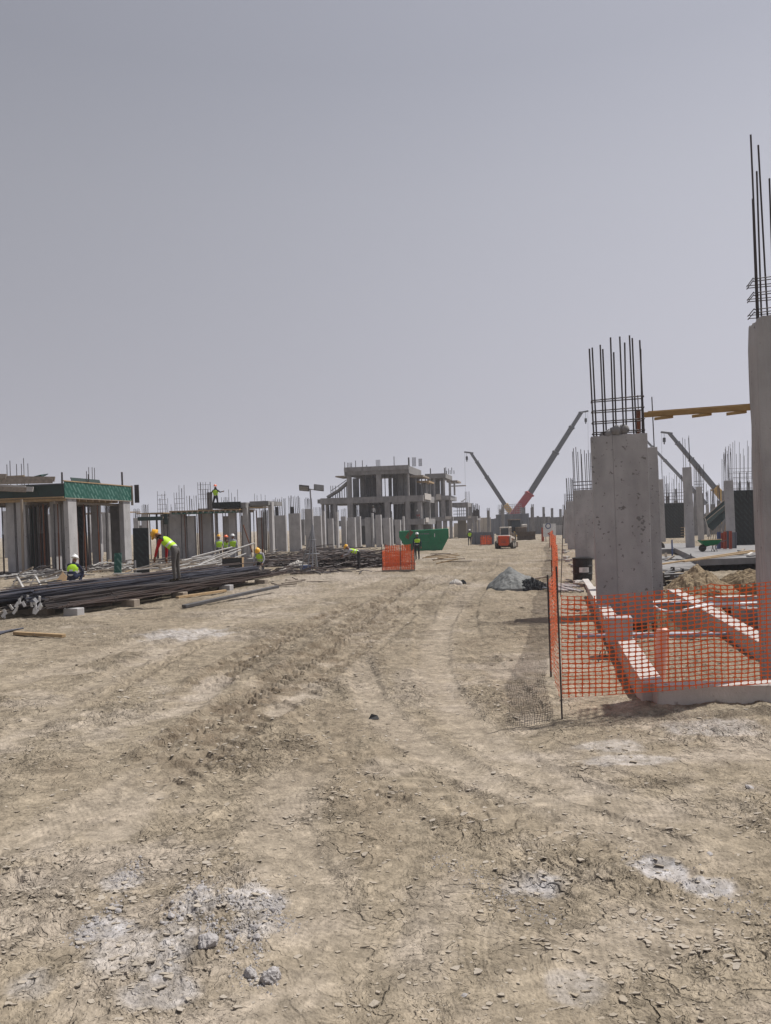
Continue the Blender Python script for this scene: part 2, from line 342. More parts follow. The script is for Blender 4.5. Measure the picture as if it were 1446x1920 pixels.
PATCH += [(x, y, a, b, s, 3) for x, y, a, b, s in ((565, 1308, 40, 9, 1), (522, 1336, 30, 10, 1), (200, 1562, 70, 16, 1), (1255, 1637, 60, 17, 1), (1375, 1672, 50, 10, 1), (1060, 1500, 80, 8, .7), (150, 1262, 60, 6, .8), (60, 1300, 50, 8, .8))]
PATCH += [(400, 1290, 42, 26, .9, 0), (540, 1322, 46, 10, .5, 0), (250, 1520, 60, 40, .5, 0), (560, 1520, 60, 60, .5, 0),
         (70, 1320, 70, 14, .7, 0), (350, 1190, 90, 12, .7, 1), (620, 1085, 120, 12, .95, 0), (800, 1045, 60, 7, .8, 0),
         (1230, 1630, 60, 22, 1, 1), (1340, 1665, 70, 22, 1, 1), (1000, 1660, 70, 26, .8, 1), (790, 1800, 80, 80, .5, 0),
         (480, 1690, 70, 30, .9, 1), (370, 1700, 40, 34, .8, 1), (200, 1740, 60, 24, .9, 1), (330, 1800, 26, 70, .8, 1), (240, 1790, 90, 40, .5, 1),
         (470, 1745, 30, 20, .6, 1), (1150, 1400, 80, 16, .5, 1), (1350, 1370, 120, 16, .5, 1), (1000, 1420, 60, 10, .6, 0), (780, 1290, 60, 40, .5, 0),
         (730, 1440, 80, 20, .4, 0), (60, 1660, 60, 20, .5, 0), (230, 1650, 40, 20, .6, 1), (1400, 1480, 40, 14, .5, 0), (60, 1850, 60, 30, .5, 1),
         (1080, 1850, 60, 30, .4, 1), (520, 1108, 90, 12, .9, 0), (720, 1062, 70, 9, .9, 0), (430, 1150, 110, 9, .5, 0), (700, 1082, 60, 6, .8, 0), (300, 1870, 90, 30, .6, 1), (1180, 1425, 90, 12, .5, 1), (640, 1640, 40, 40, .4, 0)]

def ground_fields(X, Y):
    """height and colour masks at arrays of ground positions"""
    D = np.hypot(X, Y); SP = np.maximum(D * D / (F * CH) * 1.55, .004)     # spacing of the ground rows
    near = np.clip(1 - (D - 14) / 30, 0, 1)
    def fbm(x, y, o=4, seed=0, gain=.5, k=None):
        s = 0; a = 1; t = 0
        for i in range(o):
            q = perlin(x * 2 ** i, y * 2 ** i, seed + i * 3)
            if k: q = q * sst(.9, 2.2, 1 / (k * 2 ** i) / SP)
            s = s + a * q; t += a; a *= gain
        return s / t
    wx = X + .5 * fbm(X * .9, Y * .9, 3, 3); wy = Y + .5 * fbm(X * .9, Y * .9, 3, 8)
    h = .05 * fbm(X * .12, Y * .12, 3, 1) * sst(3, 9, D) + .03 * fbm(X * .6, Y * .6, 4, 2, .5, .6)
    rough = sst(-.25, .45, fbm(X * .45, Y * .45, 3, 21))                  # where the surface is broken up
    rg = 1 - np.abs(fbm(wx * 2.6, wy * 2.6, 4, 5, .5, 2.6)) * 2.2
    h += .030 * rough * np.clip(rg, 0, 1) ** 2
    far = sst(10, 30, D); h += far * (.085 * fbm(X * 1.5, Y * .8, 5, 14, .68))
    h += (.008 + .022 * rough) * fbm(X * 8, Y * 8, 4, 6, .6, 8)
    # crust plates: terraces with sharp little cliffs
    t = fbm(wx * 3.4, wy * 3.4, 4, 9, .6, 3.4) * 7.0
    fr = t - np.floor(t)
    plate = np.floor(t) + sst(.0, .10, fr)
    h += .0165 * (plate - t * .8) * (.3 + .7 * rough) * (near * .8 + .2)
    t2 = fbm(wx * 9, wy * 9, 3, 13, .6, 9) * 3.2
    h += .0095 * (np.floor(t2) + sst(0, .22, t2 - np.floor(t2)) - t2 * .85) * near * (.45 + .55 * rough)
    moist_shade = np.zeros_like(X); pale = np.zeros_like(X)
    for P, wd, kind, dep, dark in TRK:
        x0, y0 = P.min(0) - 1; x1, y1 = P.max(0) + 1
        idx = np.nonzero((X > x0) & (X < x1) & (Y > y0) & (Y < y1))[0]
        if not len(idx): continue
        xs, ys = X[idx], Y[idx]; best = np.full(xs.shape, 1e9); sd = np.zeros_like(xs); ss = np.zeros_like(xs); acc = 0
        for i in range(len(P) - 1):
            ax, ay = P[i]; ex, ey = P[i + 1] - P[i]; L = math.hypot(ex, ey) + 1e-9
            tt = np.clip(((xs - ax) * ex + (ys - ay) * ey) / L / L, 0, 1)
            dx = xs - ax - tt * ex; dy = ys - ay - tt * ey; dd = dx * dx + dy * dy
            k = dd < best; best = np.where(k, dd, best)
            sd = np.where(k, (ex * dy - ey * dx) / L, sd); ss = np.where(k, acc + tt * L, ss); acc += L
        dist = np.sqrt(best); wob = .05 * fbm(xs * 2, ys * 2, 2, 31); dist = dist + wob
        hw = wd / 2; ins = 1 - sst(hw - .05, hw + .03, dist)
        el_ = 1.6 if kind == 'lug' else .8; ends = sst(0, el_, ss + .5 * fbm(xs * 1.2, ys * 1.2, 2, 48)) * (1 - sst(acc - el_, acc, ss))
        br = sst(-.75, -.15, fbm(xs * .8, ys * .8, 2, 40 + len(P)))
        berm = np.exp(-((dist - hw - .05) / .07) ** 2) * (.6 + .8 * fbm(xs * 7, ys * 7, 3, 33))
        A = ins * ends
        if kind == 'lug':
            ph = ss / .25 + np.abs(sd) / .34 + .12 * fbm(xs * 4, ys * 4, 2, 35)
            pat = sst(-.25, .45, np.sin(2 * np.pi * ph) + .45 * fbm(xs * 8, ys * 8, 3, 36)) * (.85 + .6 * fbm(xs * 2.5, ys * 2.5, 2, 39))
            gap = sst(.0, .04, np.abs(sd))
            cl = fbm(xs * 6, ys * 6, 4, 61, .65); h[idx] = h[idx] * (1 - .8 * A * br) + A * (-dep * .7 + dep * 1.25 * pat * gap * br) + ends * berm * dep * .9 + ends * np.exp(-(np.maximum(dist - hw * .9, 0) / .16) ** 2) * cl * dep * .7
        else:
            pat = np.sin(2 * np.pi * ss / .055) * np.sin(2 * np.pi * sd / .07) * sst(1, 2.5, .055 / np.maximum(D[idx] ** 2 / (F * CH) * 1.55, .004))
            h[idx] = h[idx] * (1 - .80 * A * br) + A * (-dep * .6 + .0035 * pat * br) + ends * berm * dep * .3
        mm = np.exp(-(np.maximum(dist - hw * .8, 0) / .12) ** 2) * ends
        if dark > .5: pale[idx] *= 1 - mm * .9
        if dark > 0: moist_shade[idx] = np.maximum(moist_shade[idx], dark * mm * (.5 + 1.1 * fbm(xs * 3, ys * 3, 3, 37)))
        else: pale[idx] = np.maximum(pale[idx], -dark * mm)
    lime = np.zeros_like(X)
    for px, py, hwp, hhp, s, k in PATCH:
        c = G(px, py); rx = max(.15, (G(px + hwp, py) - c).length); a = G(px, max(py - hhp, 1010)); b = G(px, py + hhp); ry = max(.15, (a - b).length / 2)
        cc = (a + b) / 2
        fx = X / np.maximum(Y, .1) * cc.y     # patch axes follow the line of sight only roughly
        rr = ((X - cc.x) / rx) ** 2 + ((Y - cc.y) / ry) ** 2
        idx = np.nonzero(rr < 4)[0]
        if not len(idx): continue
        m = 1 - sst(.25, 1.1, rr[idx] + 1.1 * fbm(X[idx] * 2.2, Y[idx] * 2.2, 4, 50 + k, .6))
        if k == 2:
            moist_shade[idx] = np.maximum(moist_shade[idx], .5 * m * s * (.7 + .8 * fbm(X[idx] * 4, Y[idx] * 4, 3, 77)))
            dd_ = np.minimum(1 + D[idx] / 14, 3); h[idx] += m * s * dd_ * (.030 * np.clip(fbm(X[idx] * 5 / dd_, Y[idx] * 5 / dd_, 4, 81, .65) + .1, -.3, 1)); rough[idx] = np.maximum(rough[idx], m)
        elif k == 3:
            ms = m * s; h[idx] = h[idx] * (1 - .9 * ms) - .015 * ms; rough[idx] -= 1.2 * ms; moist_shade[idx] *= 1 - ms; pale[idx] = np.maximum(pale[idx], .55 * ms)
        elif k: lime[idx] = np.maximum(lime[idx], m * s)
        else: pale[idx] = np.maximum(pale[idx], m * s)
    for q, dep in PITS:
        ip = in_quad(X, Y, q, .05); h -= dep * ip; pale *= 1 - ip; lime *= 1 - ip; moist_shade = np.maximum(moist_shade, ip * 1.3)  # pit soil is darkened as well, painting in the shade of the voids
    # sand banked against the front ring beam and around the barrier
    c = G(1290, 1322); rr = ((X - c.x - .5) / 2.0) ** 2 + ((Y - c.y + .25) / .45) ** 2
    h += .10 * np.exp(-rr) * (1 + .5 * fbm(X * 3, Y * 3, 3, 60)); 
    c = G(960, 1120); h += .03 * np.exp(-(((X - c.x) / 1.6) ** 2 + ((Y - c.y) / 2.0) ** 2))
    return h, rough, moist_shade, pale, lime

# ------------------------------------------------------------------ ground
def make_ground():
    FH = F * CH
    az_d = np.linspace(-31, 31, 1010); az_l = np.linspace(-180, -31, 60)[:-1]; az_r = np.linspace(31, 180, 60)[1:-1]
    az = np.radians(np.concatenate([az_l, az_d, az_r])); na = len(az)
    dy = np.concatenate([np.linspace(1250, 60, 770), np.linspace(60, 4, 60)[1:]])
    r = FH / dy
    r = np.concatenate([np.linspace(.2, r[0], 10)[:-1], r]); nr = len(r)
    RR, AA = np.meshgrid(r, az, indexing='ij')
    X = (RR * np.sin(AA)).ravel(); Y = (RR * np.cos(AA)).ravel()
    h, rough, moist_shade, pale, lime = ground_fields(X, Y)
    co = np.stack([X, Y, h], 1).astype(np.float32)
    i = np.arange(nr - 1)[:, None] * na; j = np.arange(na)[None, :]; j2 = (j + 1) % na
    q = np.stack([i + j, i + na + j, i + na + j2, i + j2], -1).reshape(-1, 4)
    q = q[:, ::-1]
    co = np.concatenate([co, [[0, 0, 0]]]).astype(np.float32); cen = len(co) - 1
    tri = [(int((k + 1) % na), int(k), cen) for k in range(na)]
    me = bpy.data.meshes.new('ground')
    nq = len(q); nt_ = len(tri)
    me.vertices.add(len(co)); me.vertices.foreach_set('co', co.ravel())
    me.loops.add(nq * 4 + nt_ * 3); me.polygons.add(nq + nt_)
    me.loops.foreach_set('vertex_index', np.concatenate([q.ravel(), np.array(tri).ravel()]).astype(np.int32))
    ls = np.concatenate([np.arange(nq) * 4, nq * 4 + np.arange(nt_) * 3]).astype(np.int32)
    me.polygons.foreach_set('loop_start', ls)
    me.update(calc_edges=True); me.validate()
    # soil colour, patchier and paler with distance, with shade painted into the pits
    D = np.hypot(X, Y)
    tan = np.array([.284, .240, .181]); dk = np.array([.165, .132, .096]); pl = np.array([.37, .322, .272]); lm = np.array([.41, .395, .395]); pk = np.array([.40, .35, .31])
    n1 = fbm(X * .35, Y * .35, 4, 70); n2 = fbm(X * 2.1, Y * 2.1, 4, 71); n3 = fbm(X * 11, Y * 11, 3, 72)
    c = np.repeat(tan[None], len(X), 0)
    def mixc(c, t, col): t = np.clip(t, 0, 1)[:, None]; return c * (1 - t) + col * t
    c = mixc(c, sst(.0, .5, n1 + .5 * n2) * .6, pl)
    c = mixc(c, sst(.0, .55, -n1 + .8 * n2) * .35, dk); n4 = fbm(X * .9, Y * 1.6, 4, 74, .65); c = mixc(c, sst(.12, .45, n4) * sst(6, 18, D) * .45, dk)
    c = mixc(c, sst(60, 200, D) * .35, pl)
    c = mixc(c, moist_shade * (.85 + .8 * n2), dk)
    c = mixc(c, pale * .75, pl); c = mixc(c, lime * (.8 + .6 * n3), lm)
    c = c * (1 + .28 * n3[:, None] + .12 * n2[:, None])
    c = np.clip(c, .03, .7)
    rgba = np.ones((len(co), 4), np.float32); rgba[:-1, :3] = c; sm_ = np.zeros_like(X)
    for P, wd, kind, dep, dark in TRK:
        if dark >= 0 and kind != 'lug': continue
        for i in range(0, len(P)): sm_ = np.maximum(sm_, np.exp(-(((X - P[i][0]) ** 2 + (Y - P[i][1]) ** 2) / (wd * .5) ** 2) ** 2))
    rgba[:-1, 3] = np.clip(.45 + .75 * np.maximum(rough, -.5) + .6 * moist_shade - .5 * lime, .15, 1.5) * (1 - .75 * sm_)
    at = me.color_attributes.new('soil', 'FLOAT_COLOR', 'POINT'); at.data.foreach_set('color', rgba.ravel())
    m = bpy.data.materials.new('soil'); m.use_nodes = True; n = m.node_tree.nodes; l = m.node_tree.links; b = n['Principled BSDF']
    b.inputs['Roughness'].default_value = 1; b.inputs['Specular IOR Level'].default_value = .1
    a = n.new('ShaderNodeAttribute'); a.attribute_name = 'soil'
    g = n.new('ShaderNodeNewGeometry')
    ns = n.new('ShaderNodeTexNoise'); ns.inputs['Scale'].default_value = 38; ns.inputs['Detail'].default_value = 6; ns.inputs['Roughness'].default_value = .7
    l.new(g.outputs['Position'], ns.inputs['Vector'])
    r_ = n.new('ShaderNodeMapRange'); r_.inputs[1].default_value = .3; r_.inputs[2].default_value = .7; r_.inputs[3].default_value = .75; r_.inputs[4].default_value = 1.22
    l.new(ns.outputs['Fac'], r_.inputs[0])
    v = n.new('ShaderNodeVectorMath'); v.operation = 'SCALE'; l.new(a.outputs['Color'], v.inputs[0]); l.new(r_.outputs[0], v.inputs['Scale'])
    l.new(v.outputs[0], b.inputs['Base Color'])
    def MA(op, a, b=None, c=None):
        q = n.new('ShaderNodeMath'); q.operation = op
        for i_, v_ in enumerate((a, b, c)):
            if v_ is None: continue
            if isinstance(v_, (int, float)): q.inputs[i_].default_value = v_
            else: l.new(v_, q.inputs[i_])
        return q.outputs[0]
    wn = n.new('ShaderNodeTexNoise'); wn.inputs['Scale'].default_value = 1.7; wn.inputs['Detail'].default_value = 3; l.new(g.outputs['Position'], wn.inputs['Vector'])
    wv = n.new('ShaderNodeVectorMath'); wv.operation = 'MULTIPLY_ADD'; l.new(wn.outputs['Color'], wv.inputs[0]); wv.inputs[1].default_value = (.5, .5, 0); l.new(g.outputs['Position'], wv.inputs[2])
    fl = n.new('ShaderNodeVectorMath'); fl.operation = 'MULTIPLY'; l.new(wv.outputs[0], fl.inputs[0]); fl.inputs[1].default_value = (1, 1, 0)
    def saw(scale, mult, amp, det=4):
        q = n.new('ShaderNodeTexNoise'); q.inputs['Scale'].default_value = scale; q.inputs['Detail'].default_value = det; q.inputs['Roughness'].default_value = .62; l.new(fl.outputs[0], q.inputs['Vector'])
        f = MA('FRACT', MA('MULTIPLY', q.outputs['Fac'], mult))
        up = n.new('ShaderNodeMapRange'); up.interpolation_type = 'SMOOTHSTEP'; up.inputs[1].default_value = 0; up.inputs[2].default_value = .13; l.new(f, up.inputs[0])
        return MA('MULTIPLY', MA('SUBTRACT', up.outputs[0], MA('MULTIPLY', f, 1.0)), amp), up.outputs[0], q.outputs['Fac']
    s1, u1, n1_ = saw(2.6, 8, .017); s2, u2, n2__ = saw(8.5, 7, .009); s3, u3, n3_ = saw(.8, 10, .035, 5)
    tot = MA('MULTIPLY', MA('ADD', MA('ADD', s1, s2), s3), a.outputs['Alpha'])
    b1_ = n.new('ShaderNodeBump'); b1_.inputs['Strength'].default_value = 1; b1_.inputs['Distance'].default_value = 1; l.new(tot, b1_.inputs['Height'])
    pn_ = n.new('ShaderNodeMapRange'); l.new(n2__, pn_.inputs[0]); pn_.inputs[1].default_value = .42; pn_.inputs[2].default_value = .6; pn_.inputs[3].default_value = .88; pn_.inputs[4].default_value = 1.12
    v2_ = n.new('ShaderNodeVectorMath'); v2_.operation = 'SCALE'; l.new(v.outputs[0], v2_.inputs[0]); l.new(pn_.outputs[0], v2_.inputs['Scale']); q5 = n.new('ShaderNodeTexNoise'); q5.inputs['Scale'].default_value = 3.2; q5.inputs['Detail'].default_value = 8; q5.inputs['Roughness'].default_value = .72; l.new(fl.outputs[0], q5.inputs['Vector'])
    q6 = n.new('ShaderNodeMapRange'); l.new(q5.outputs['Fac'], q6.inputs[0]); q6.inputs[1].default_value = .36; q6.inputs[2].default_value = .60; q6.inputs[3].default_value = .74; q6.inputs[4].default_value = 1.13
    v5_ = n.new('ShaderNodeVectorMath'); v5_.operation = 'SCALE'; l.new(v2_.outputs[0], v5_.inputs[0]); l.new(q6.outputs[0], v5_.inputs['Scale']); l.new(v5_.outputs[0], b.inputs['Base Color'])
    bu = n.new('ShaderNodeBump'); bu.inputs['Strength'].default_value = .7; bu.inputs['Distance'].default_value = .012; l.new(b1_.outputs[0], bu.inputs['Normal'])
    n2_ = n.new('ShaderNodeTexNoise'); n2_.inputs['Scale'].default_value = 55; n2_.inputs['Detail'].default_value = 5; l.new(g.outputs['Position'], n2_.inputs['Vector'])
    l.new(n2_.outputs['Fac'], bu.inputs['Height']); l.new(bu.outputs[0], b.inputs['Normal'])
    me.materials.append(m)
    o = bpy.data.objects.new('ground', me); link(o); tag(o, kind='structure')
    return o
make_ground()
def gz(p):
    x = np.array([p[0]]); y = np.array([p[1]]); return float(ground_fields(x, y)[0][0])

# loose crust chips on the ground: nobody could count them
def make_chips(n=13000):
    rs = np.random.RandomState(5)
    py = 1130 + 790 * rs.rand(n * 3) ** 1.25; px = rs.uniform(-120, 1566, n * 3)
    pts = np.array([G(a, b)[:2] for a, b in zip(px, py)])
    hh, rough, moist_shade, pale, lime = ground_fields(pts[:, 0], pts[:, 1])
    cl = fbm(pts[:, 0] * 1.3, pts[:, 1] * 1.3, 3, 90)
    keep = (rs.rand(n * 3) < (.12 + .75 * rough * sst(-.1, .35, cl) + .5 * moist_shade + .35 * lime)) & (hh > -.2)
    pts = pts[keep][:n]; hh = hh[keep][:n]; D = np.hypot(pts[:, 0], pts[:, 1])
    V = []; Fc = []
    for (x, y), z, d in zip(pts, hh, D):
        s = (.004 + .020 * rs.rand() ** 4) * (1 + d * .05); k = 4 + rs.randint(5); a0 = rs.rand() * 6.28
        tx, ty = rs.uniform(-.25, .25, 2); th = s * rs.uniform(.10, .30); b = len(V); el_ = rs.uniform(.3, 1)
        up = th + abs(tx) * s * .8
        for q in range(k):
            a = a0 + q / k * 6.283; rr = s * rs.uniform(.35, 1.35); dx = rr * math.cos(a); dy_ = rr * math.sin(a) * el_
            V.append((x + dx, y + dy_, z + up + tx * dx + ty * dy_))
        for q in range(k):
            v = V[b + q]; V.append((v[0] * 1.0, v[1], v[2] - th))
        Fc.append(tuple(range(b, b + k)))
        for q in range(k): Fc.append((b + q, b + k + q, b + k + (q + 1) % k, b + (q + 1) % k))
    o = mesh_obj('mud_flakes', V, Fc, M['mudc'])
    tag(o, 'loose dried mud flakes scattered over the tan dirt ground', 'mud flakes', kind='stuff')
make_chips()

# ------------------------------------------------------------------ rocks
def rock_mesh(seed, r=1.0, sub=2, flat=.8):
    bm = bmesh.new(); bmesh.ops.create_icosphere(bm, subdivisions=sub, radius=r)
    rnd = random.Random(seed); ps = [Vector([rnd.gauss(0, 1) for _ in range(3)]).normalized() for _ in range(16)]; pd = [rnd.uniform(.62, .88) for _ in ps]
    ax = (rnd.uniform(.8, 1.25), rnd.uniform(.7, 1.0), flat)
    for v in bm.verts:
        n = v.co.normalized(); k = 1.1
        for p, d0 in zip(ps, pd):
            t = n.dot(p)
            if t > .3: k = min(k, d0 / t)
        q = float(fbm(np.array([n.x * 3 + seed]), np.array([n.y * 3 + n.z * 2]), 4, seed % 7, .6)[0]) if sub > 1 else 0
        v.co = n * r * (k + .30 * q + rnd.uniform(-.02, .02)); v.co.x *= ax[0]; v.co.y *= ax[1]; v.co.z *= ax[2]
    me = bpy.data.meshes.new('rock'); bm.to_mesh(me); bm.free(); me.materials.append(M['lime'])
    return me
def rock(me, px, py, wpx, label, cat='rock', name='rock', group=None, flat=1):
    p = G(px, py); s = wpx / 2 * p.y / F
    o = bpy.data.objects.new(name, me); link(o); o.scale = (s, s, s * flat)
    o.location = (p.x, p.y, gz(p) + s * .25 * flat); o.rotation_euler = (random.uniform(-.3, .3), random.uniform(-.3, .3), random.uniform(0, 6))
    return tag(o, label, cat, group)
big = [rock_mesh(i, sub=4) for i in range(3)]
rock(big[0], 390, 1782, 44, 'largest pale flat-topped rock, left of the other two in the lower left dirt')
rock(big[1], 470, 1832, 36, 'narrow upright pale rock touching the round rock on its right')
rock(big[2], 507, 1842, 42, 'roundest pale grey rock, nearest the camera, right of the narrow one')
small = [rock_mesh(20 + i, sub=2, flat=.65) for i in range(9)]
rs = random.Random(3)
LINES = [((140, 1768), (225, 1690), 9, 34), ((315, 1740), (385, 1655), 9, 42), ((395, 1690), (540, 1700), 12, 46), ((495, 1700), (535, 1735), 10, 16), ((440, 1740), (430, 1790), 6, 18), ((475, 1735), (485, 1800), 6, 16), ((215, 1655), (265, 1620), 6, 12), ((395, 1730), (400, 1755), 7, 6), ((455, 1830), (500, 1850), 8, 7)]
pb = 0
for (a, b, spr, n_) in LINES:
    for k in range(n_):
        t = rs.random(); x = a[0] + (b[0] - a[0]) * t + rs.gauss(0, spr); y = a[1] + (b[1] - a[1]) * t + rs.gauss(0, spr * .8)
        if y > 1905: continue
        rock(small[rs.randrange(9)], x, y, rs.uniform(4, 11) if rs.random() < .88 else rs.uniform(11, 19), 'small pale rubble stone in the loose strip around the three rocks', 'stone', 'stone', 'rubble stones strewn round the three pale rocks')
def make_gravel(n=2600):
    rs2 = np.random.RandomState(8); V = []; Fc = []
    for _ in range(n):
        a, b, spr, k = LINES[rs2.randint(len(LINES))]; t = rs2.rand(); x = a[0] + (b[0] - a[0]) * t + rs2.normal() * spr * 1.6; y = a[1] + (b[1] - a[1]) * t + rs2.normal() * spr * 1.3
        if _ % 4 == 0: q = [(1170, 1600, 1446, 1720), (820, 1610, 1040, 1730)][_ // 4 % 2]; tt = rs2.rand(); x = q[0] + (q[2] - q[0]) * tt + rs2.normal() * 14; y = q[1] + (q[3] - q[1]) * tt + rs2.normal() * 12
        if y > 1915: continue
        p = G(x, y); V.append((p.x, p.y)); 
    P2 = np.array(V); hz_ = ground_fields(P2[:, 0], P2[:, 1])[0]; V = []
    for (x, y), z in zip(P2, hz_):
        s = .003 + .008 * rs2.rand() ** 2; b = len(V); R_ = rs2.uniform(.6, 1.2, 6) * s
        V += [(x + R_[0], y, z), (x, y + R_[1], z), (x - R_[2], y, z), (x, y - R_[3], z), (x + s * rs2.uniform(-.3, .3), y, z + R_[4] * .9), (x, y, z - s)]
        for q in range(4): Fc.append((b + q, b + (q + 1) % 4, b + 4))
    tag(mesh_obj('gravel', V, Fc, M['lime']), 'fine pale gravel sprinkled between the rubble stones and on the white patches', 'gravel', kind='stuff')
make_gravel()
# grey slab crumbs on the right white patches
for (x, y, wd) in [(1210, 1720, 9), (1405, 1478, 24), (1245, 1585, 10), (870, 1865, 20), (1330, 1600, 14)]: rock(small[rs.randrange(9)], x, y, wd, 'isolated pale mud clod lying on the flat dirt away from the rocks', 'stone', 'mud_clod', 'lone pale clods on the dirt', .6)
# dark shard in the middle of the track
p = G(700, 1346)
mesh_obj('shard', [(-.06, -.03, 0), (.07, -.02, 0), (.05, .05, 0), (-.05, .05, 0), (-.02, 0, .06), (.05, .02, .035)], [(0, 1, 5, 4), (1, 2, 5), (2, 3, 4, 5), (3, 0, 4), (0, 3, 2, 1)], M['black'], None, (p.x, p.y, gz(p) + .005))
tag(bpy.data.objects['shard'], 'small black shard lying alone in the middle of the dirt track', 'debris')

# ------------------------------------------------------------------ concrete columns
def shaft_mesh_obj(w_, l_, h, m, parent, grooves=(), rough_top=False, name='shaft', loc=(0, 0, 0)):
    """shaft whose front right corner sits on the origin: x from -w to 0, y from 0 to l"""
    bm = bmesh.new(); xs = [-w_] + sorted(grooves) + [0.0]
    g = .008
    if len(xs) > 2: bm_box(bm, (-w_ / 2, l_ / 2, h / 2), (w_ - .02, l_ - .02, h - .02))
    for a, b in zip(xs, xs[1:]):
        a2 = a + (g / 2 if a != xs[0] else 0); b2 = b - (g / 2 if b != xs[-1] else 0)
        vs_ = bm_box(bm, ((a2 + b2) / 2, l_ / 2, h / 2), (b2 - a2, l_, h))
    bmesh.ops.bevel(bm, geom=[e for e in bm.edges if e.is_boundary is False], offset=.006, segments=1, affect='EDGES')
    if rough_top:
        ed = [e for e in bm.edges if e.calc_length() > .25 and abs(e.verts[0].co.z - e.verts[1].co.z) < .01 and e.verts[0].co.z > h - .1]
        bmesh.ops.subdivide_edges(bm, edges=ed, cuts=9)
        for v in bm.verts:
            if v.co.z > h - .03: v.co.z += random.uniform(-.03, .018)
    return bm_obj(name, bm, m, parent, loc)
def bars_on(parent, w_, l_, h, L, nx, ny=2, r=.016, jit=.035, ties=0, tstep=.2, x0=0, y0=0, Lvar=.16, short=.0):
    """rebar cage on a shaft top; all in local coordinates"""
    ins = .06
    for j in range(ny):
        for i in range(nx):
            x = x0 - w_ + ins + (w_ - 2 * ins) * ((i + (.38 if j else 0) * (i < nx - 1)) / (nx - 1) if nx > 1 else .5); y = y0 + ins + (l_ - 2 * ins) * (j / (ny - 1) if ny > 1 else .5)
            le = L * (1 - random.random() * Lvar) * (.8 if random.random() < short else 1)
            rod('rebar', (x, y, h - .1), (x + random.uniform(-jit, jit), y + random.uniform(-jit, jit), h + le), r, M['bar'], parent, 5)
    for k in range(ties):
        z = h + .08 + k * tstep; a = .045; x1, x2, y1, y2 = x0 - w_ + a, x0 - a, y0 + a, y0 + l_ - a
        bm = bmesh.new()
        for p, q in (((x1, y1), (x2, y1)), ((x2, y1), (x2, y2)), ((x2, y2), (x1, y2)), ((x1, y2), (x1, y1))):
            bm_rod(bm, (*p, z + random.uniform(-.01, .01)), (*q, z + random.uniform(-.01, .01)), r * .75, seg=5)
        bm_obj('tie', bm, M['bar'], parent)
def column(xl, xr, base, top, l_=.3, label='', group=None, bars=None, btop=None, lean=0, grooves=(), rough_top=False, ties=0, m='conc', cat='column', r=.016, ny=2, z0=-.15, tstep=.2, name='concrete_column'):
    """xl, xr: front face in the photograph; base, top: rows"""
    p = G(xr, base); h = HZ(p, top); w_ = abs((xr - xl) * p.y / F / math.cos(TH) / (1 - math.tan(TH) * 0))
    t = thing(name, label, cat, (p.x, p.y, z0), -TH, group, -lean)
    shaft_mesh_obj(w_, l_, h - z0, M[m], t, [-w_ * g for g in grooves], rough_top)
    if bars:
        L = HZ(p, btop) - h
        bars_on(t, w_, l_, h - z0, L, bars, ny, r=r, ties=ties, tstep=tstep)
    return t, w_, h - z0

# --- right side of the street
tA, wA, hA = column(1127, 1226, 1156, 811, .45, 'tall wide grey concrete column with starter bars, largest one standing behind the orange fence', bars=6, btop=618, lean=.022, grooves=(.62,), rough_top=True, ties=4, r=.019, ny=2, tstep=.25)
# spilled mortar lumps on its top
bm = bmesh.new()
for x, y, z, s in ((-.82, .12, .03, .13), (-.66, .1, .1, .14), (-.5, .13, .12, .13), (-.72, .2, .06, .14), (-.58, .22, .04, .13), (-.93, .14, .01, .1)):
    q = bmesh.ops.create_icosphere(bm, subdivisions=2, radius=s)
    for v in q['verts']: v.co = v.co * random.uniform(.85, 1.12) + Vector((x, y, hA + z))
bm_obj('mortar_lump', bm, M['concd'], tA, smooth=True)
# honeycomb scars
for i in range(34):
    bm = bmesh.new(); q = bmesh.ops.create_circle(bm, cap_ends=True, segments=9, radius=random.uniform(.010, .028))
    for v in q['verts']: v.co *= random.uniform(.4, 1.4)
    x, z = random.choice([(-1.15, random.uniform(2, 3.8)), (-.62, random.uniform(1.2, 3.6)), (-.2, random.uniform(2.0, 2.45))])
    bmesh.ops.rotate(bm, matrix=Matrix.Rotation(R(90), 3, 'X'), verts=bm.verts)
    if x == -.2: bmesh.ops.scale(bm, vec=(1.5, 1, 1.3), verts=bm.verts)
    bm_obj('honeycomb_scar', bm, M['concd'], tA, (x + random.uniform(-.07, .07), -.003 - i * .0002, z))
column(1212, 1245, 1120, 837, .4, 'narrower concrete column tucked just behind the right edge of the largest column', bars=2, btop=735, lean=.03, r=.016, ny=1)
tB, wB, hB = column(1082, 1122, 1049, 917, .5, 'second wide concrete column along the street, above the black barrel', bars=6, btop=835, lean=.025, grooves=(.5,), ties=3, r=.02, rough_top=True)
column(1066, 1080, 1030, 939, .5, 'third concrete column along the right of the street, partly hidden behind the second', bars=4, btop=893, lean=.02, ties=3, r=.022)
column(1060, 1067, 1018, 955, .5, 'fourth concrete column along the right of the street, a thin sliver of grey', bars=3, btop=922, lean=.015, r=.022)
column(1056, 1061, 1010, 966, .5, 'farthest concrete column along the right of the street, behind the fourth', bars=3, btop=945, lean=.01, r=.022)
